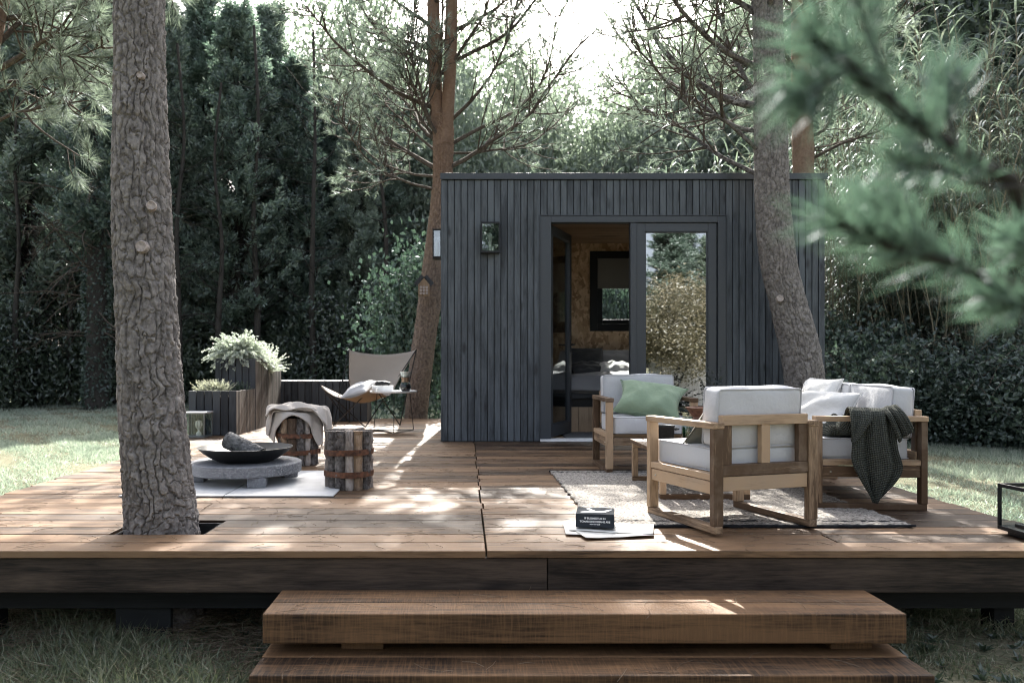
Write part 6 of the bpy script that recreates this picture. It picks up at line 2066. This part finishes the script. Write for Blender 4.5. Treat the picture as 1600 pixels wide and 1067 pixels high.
# ------------------------------------------------------------------ grass
def build_grass():
    r_ = np.random.default_rng(99)
    parts_, tips = [], []

    def zone(n, x0, x1, y0, y1, ln, wd, flat=0.5, keep=None, spots=True, far=False):
        x = r_.uniform(x0, x1, n)
        y = r_.uniform(y0, y1, n)
        ok = np.ones(n, bool)
        # under the planks and the cabin nothing grows that could poke through
        dk = (x > XL + 0.04) & (x < XR - 0.04) & (y > 4.6) & (y < 8.6)
        dk |= (x > -3.25) & (x < -0.2) & (y > 8.5) & (y < 12.22)
        dk |= (x > CXL - 0.02) & (x < CXR + 0.02) & (y > CY0 - 0.05) & (y < CY1 + 0.02)
        dk |= (x > -3.1) & (x < -2.8) & (y > 4.0) & (y < 8.6)
        dk |= np.hypot(x - pathL[1].x, y - Yt) < 0.25
        ok &= ~dk
        if keep is not None:
            ok &= keep(x, y)
        pn = np.sin(x * 2.3 + 1.3 * np.sin(y * 1.7)) + np.sin(y * 3.1 + 2 * np.sin(x * 1.1)) + 0.8 * np.sin(x * 7.1 + y * 5.3)
        if spots:
            ok &= r_.random(n) < np.clip(0.6 + 0.3 * pn, 0.08, 1)
        x, y, pn = x[ok], y[ok], pn[ok]
        m = len(x)
        P = np.stack([x, y, gz(x, y) - 0.004], -1)
        D = np.stack([r_.normal(size=m) * flat, r_.normal(size=m) * flat, np.ones(m)], -1)
        L = r_.uniform(*ln, m) * np.clip(1 + 0.25 * pn, 0.5, 1.5)
        D = unit(D)
        S = unit(np.cross(D, unit(r_.normal(size=(m, 3)))))
        bend = np.stack([r_.normal(size=m), r_.normal(size=m), -0.6 * np.ones(m)], -1) * 0.35
        mid = P + D * L[:, None] * 0.55
        tip = mid + unit(D + bend * 1.2) * L[:, None] * 0.5
        w = wd * r_.uniform(0.6, 1.2, m)[:, None]
        if far:
            tips.append(np.stack([P - S * w / 2, P + S * w / 2, tip], 1).reshape(-1, 3))
            return
        V = np.stack([P - S * w / 2, P + S * w / 2, mid + S * w * 0.4, mid - S * w * 0.4, tip], 1).reshape(-1, 3)
        b = np.arange(m)[:, None] * 5
        q = np.concatenate([np.concatenate([b, b + 1, b + 2, b + 3], 1), np.concatenate([b + 3, b + 2, b + 4, b + 4], 1)])
        parts_.append((V, q))
    front = lambda x, y: (y < 4.55) & ~((x > -0.86) & (x < 1.81) & (y < 3.5))
    zone(30000, -2.6, -0.6, 2.95, 4.6, (0.035, 0.12), 0.006, 0.85, front)
    zone(42000, 1.0, 3.4, 2.95, 4.6, (0.03, 0.09), 0.0052, 0.6, front)
    zone(9000, -0.9, 1.8, 3.5, 4.6, (0.03, 0.08), 0.005, 0.6, front)
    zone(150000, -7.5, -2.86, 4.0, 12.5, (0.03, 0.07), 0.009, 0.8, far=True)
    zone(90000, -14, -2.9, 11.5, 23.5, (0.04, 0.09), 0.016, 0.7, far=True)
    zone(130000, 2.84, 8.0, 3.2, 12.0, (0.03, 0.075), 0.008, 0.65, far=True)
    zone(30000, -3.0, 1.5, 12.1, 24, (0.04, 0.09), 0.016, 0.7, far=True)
    o = 0
    Vs, Qs, Ts = [], [], []
    for v_, q in parts_:
        half = len(q) // 2
        Qs.append(q[:half] + o)
        Ts.append(q[half:, :3] + o)
        Vs.append(v_)
        o += len(v_)
    Vs, Qs, Ts = np.concatenate(Vs), np.concatenate(Qs), np.concatenate(Ts)
    F3 = np.concatenate([Qs[:, [0, 1, 2]], Qs[:, [0, 2, 3]], Ts])
    tv = np.concatenate(tips)
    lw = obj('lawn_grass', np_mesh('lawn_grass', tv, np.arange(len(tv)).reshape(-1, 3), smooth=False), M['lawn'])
    tag(lw, 'dry mown lawn grass round the deck, in a painted sunlit tone', 'grass', kind='stuff')
    g = obj('grass', np_mesh('grass', Vs, F3, smooth=False), M['grass'])
    tag(g, 'longer green and dry grass blades right before the deck', 'grass', kind='stuff')


build_grass()


def weeds():
    r_ = np.random.default_rng(123)
    Ls = []
    for (x0, x1, n) in ((-2.4, -0.9, 120), (1.85, 3.2, 70)):
        for i in range(n):
            x, y = r_.uniform(x0, x1), r_.uniform(3.05, 4.3)
            c = np.array([x, y, float(gz(x, y))])
            k = r_.integers(5, 10)
            a = r_.uniform(0, 6.283, k)
            D = np.stack([np.cos(a), np.sin(a), r_.uniform(0.3, 1.3, k)], -1)
            Ls.append(leaves(np.tile(c, (k, 1)), D, r_.uniform(0.03, 0.075, k), r_.uniform(0.012, 0.028), r_))
    o = obj('weeds', np_mesh('weeds', *join_np(Ls), smooth=False), M['broad'])
    tag(o, 'broad leaved weeds among the grass before the deck', 'weeds', kind='stuff')
    Ls = []

    def straw(n, x0, x1, y0, y1, zf, lo, hi, wd, keep=None):
        x, y = r_.uniform(x0, x1, n), r_.uniform(y0, y1, n)
        z = zf(x, y)
        if keep is not None:
            k = keep(x, y)
            x, y, z = x[k], y[k], z[k]
        m = len(x)
        a = r_.uniform(0, 6.283, m)
        D = np.stack([np.cos(a), np.sin(a), r_.normal(size=m) * 0.02], -1)
        P = np.stack([x, y, z], -1)
        L = r_.uniform(lo, hi, m)[:, None]
        b = np.stack([-np.sin(a), np.cos(a), np.zeros(m)], -1) * r_.normal(size=m)[:, None] * 0.12
        Pm = np.stack([P, P + (D * 0.5 + b) * L, P + D * L], 1)
        Pm[:, 1, 2] += 0.002
        Ls.append(tubes(Pm, np.broadcast_to(np.array([wd, wd, wd * 0.6]), (m, 3)), 3))
    straw(4200, -2.5, -0.75, 2.95, 4.4, lambda x, y: gz(x, y) + r_.uniform(0.0, 0.06, len(x)), 0.05, 0.22, 0.0011, lambda x, y: ~((x > -0.83) & (y < 3.5)))
    straw(600, 1.75, 3.2, 2.95, 4.4, lambda x, y: gz(x, y) + r_.uniform(0.0, 0.06, len(x)), 0.04, 0.12, 0.0010, lambda x, y: ~((x < 1.8) & (y < 3.5)))
    straw(45, -0.75, 1.7, 3.18, 3.48, lambda x, y: x * 0 - 0.1595, 0.04, 0.16, 0.0010)
    straw(22, -0.75, 1.7, 2.98, 3.15, lambda x, y: x * 0 - 0.3275, 0.04, 0.16, 0.0010)
    straw(1500, -2.6, 2.6, 3.56, 8.4, lambda x, y: x * 0 + 0.0032, 0.04, 0.13, 0.0011, lambda x, y: ~((x > PIT[0]) & (x < PIT[1]) & (y > PIT[2]) & (y < PIT[3])))
    straw(60, PIT[0] + 0.03, PIT[1] - 0.03, PIT[2] + 0.02, PIT[3] - 0.03, lambda x, y: x * 0 - 0.16 + r_.uniform(0, 0.03, len(x)), 0.05, 0.15, 0.001)
    o = obj('needle_litter', np_mesh('needle_litter', *join_np(Ls)), M['litter'])
    tag(o, 'dry pine needles and straws scattered over deck, steps and grass', 'litter', kind='stuff')


weeds()

for o_ in list(C.objects):
    if o_.parent is not None and o_.name.split('.')[0] in ('twigs', 'limbs', 'needles', 'stalks', 'canes', 'stems', 'bare_twigs', 'bare_branches', 'boughs', 'fronds', 'blades', 'ivy'):
        o_['kind'] = 'stuff'                     # past counting: joined geometry of one plant
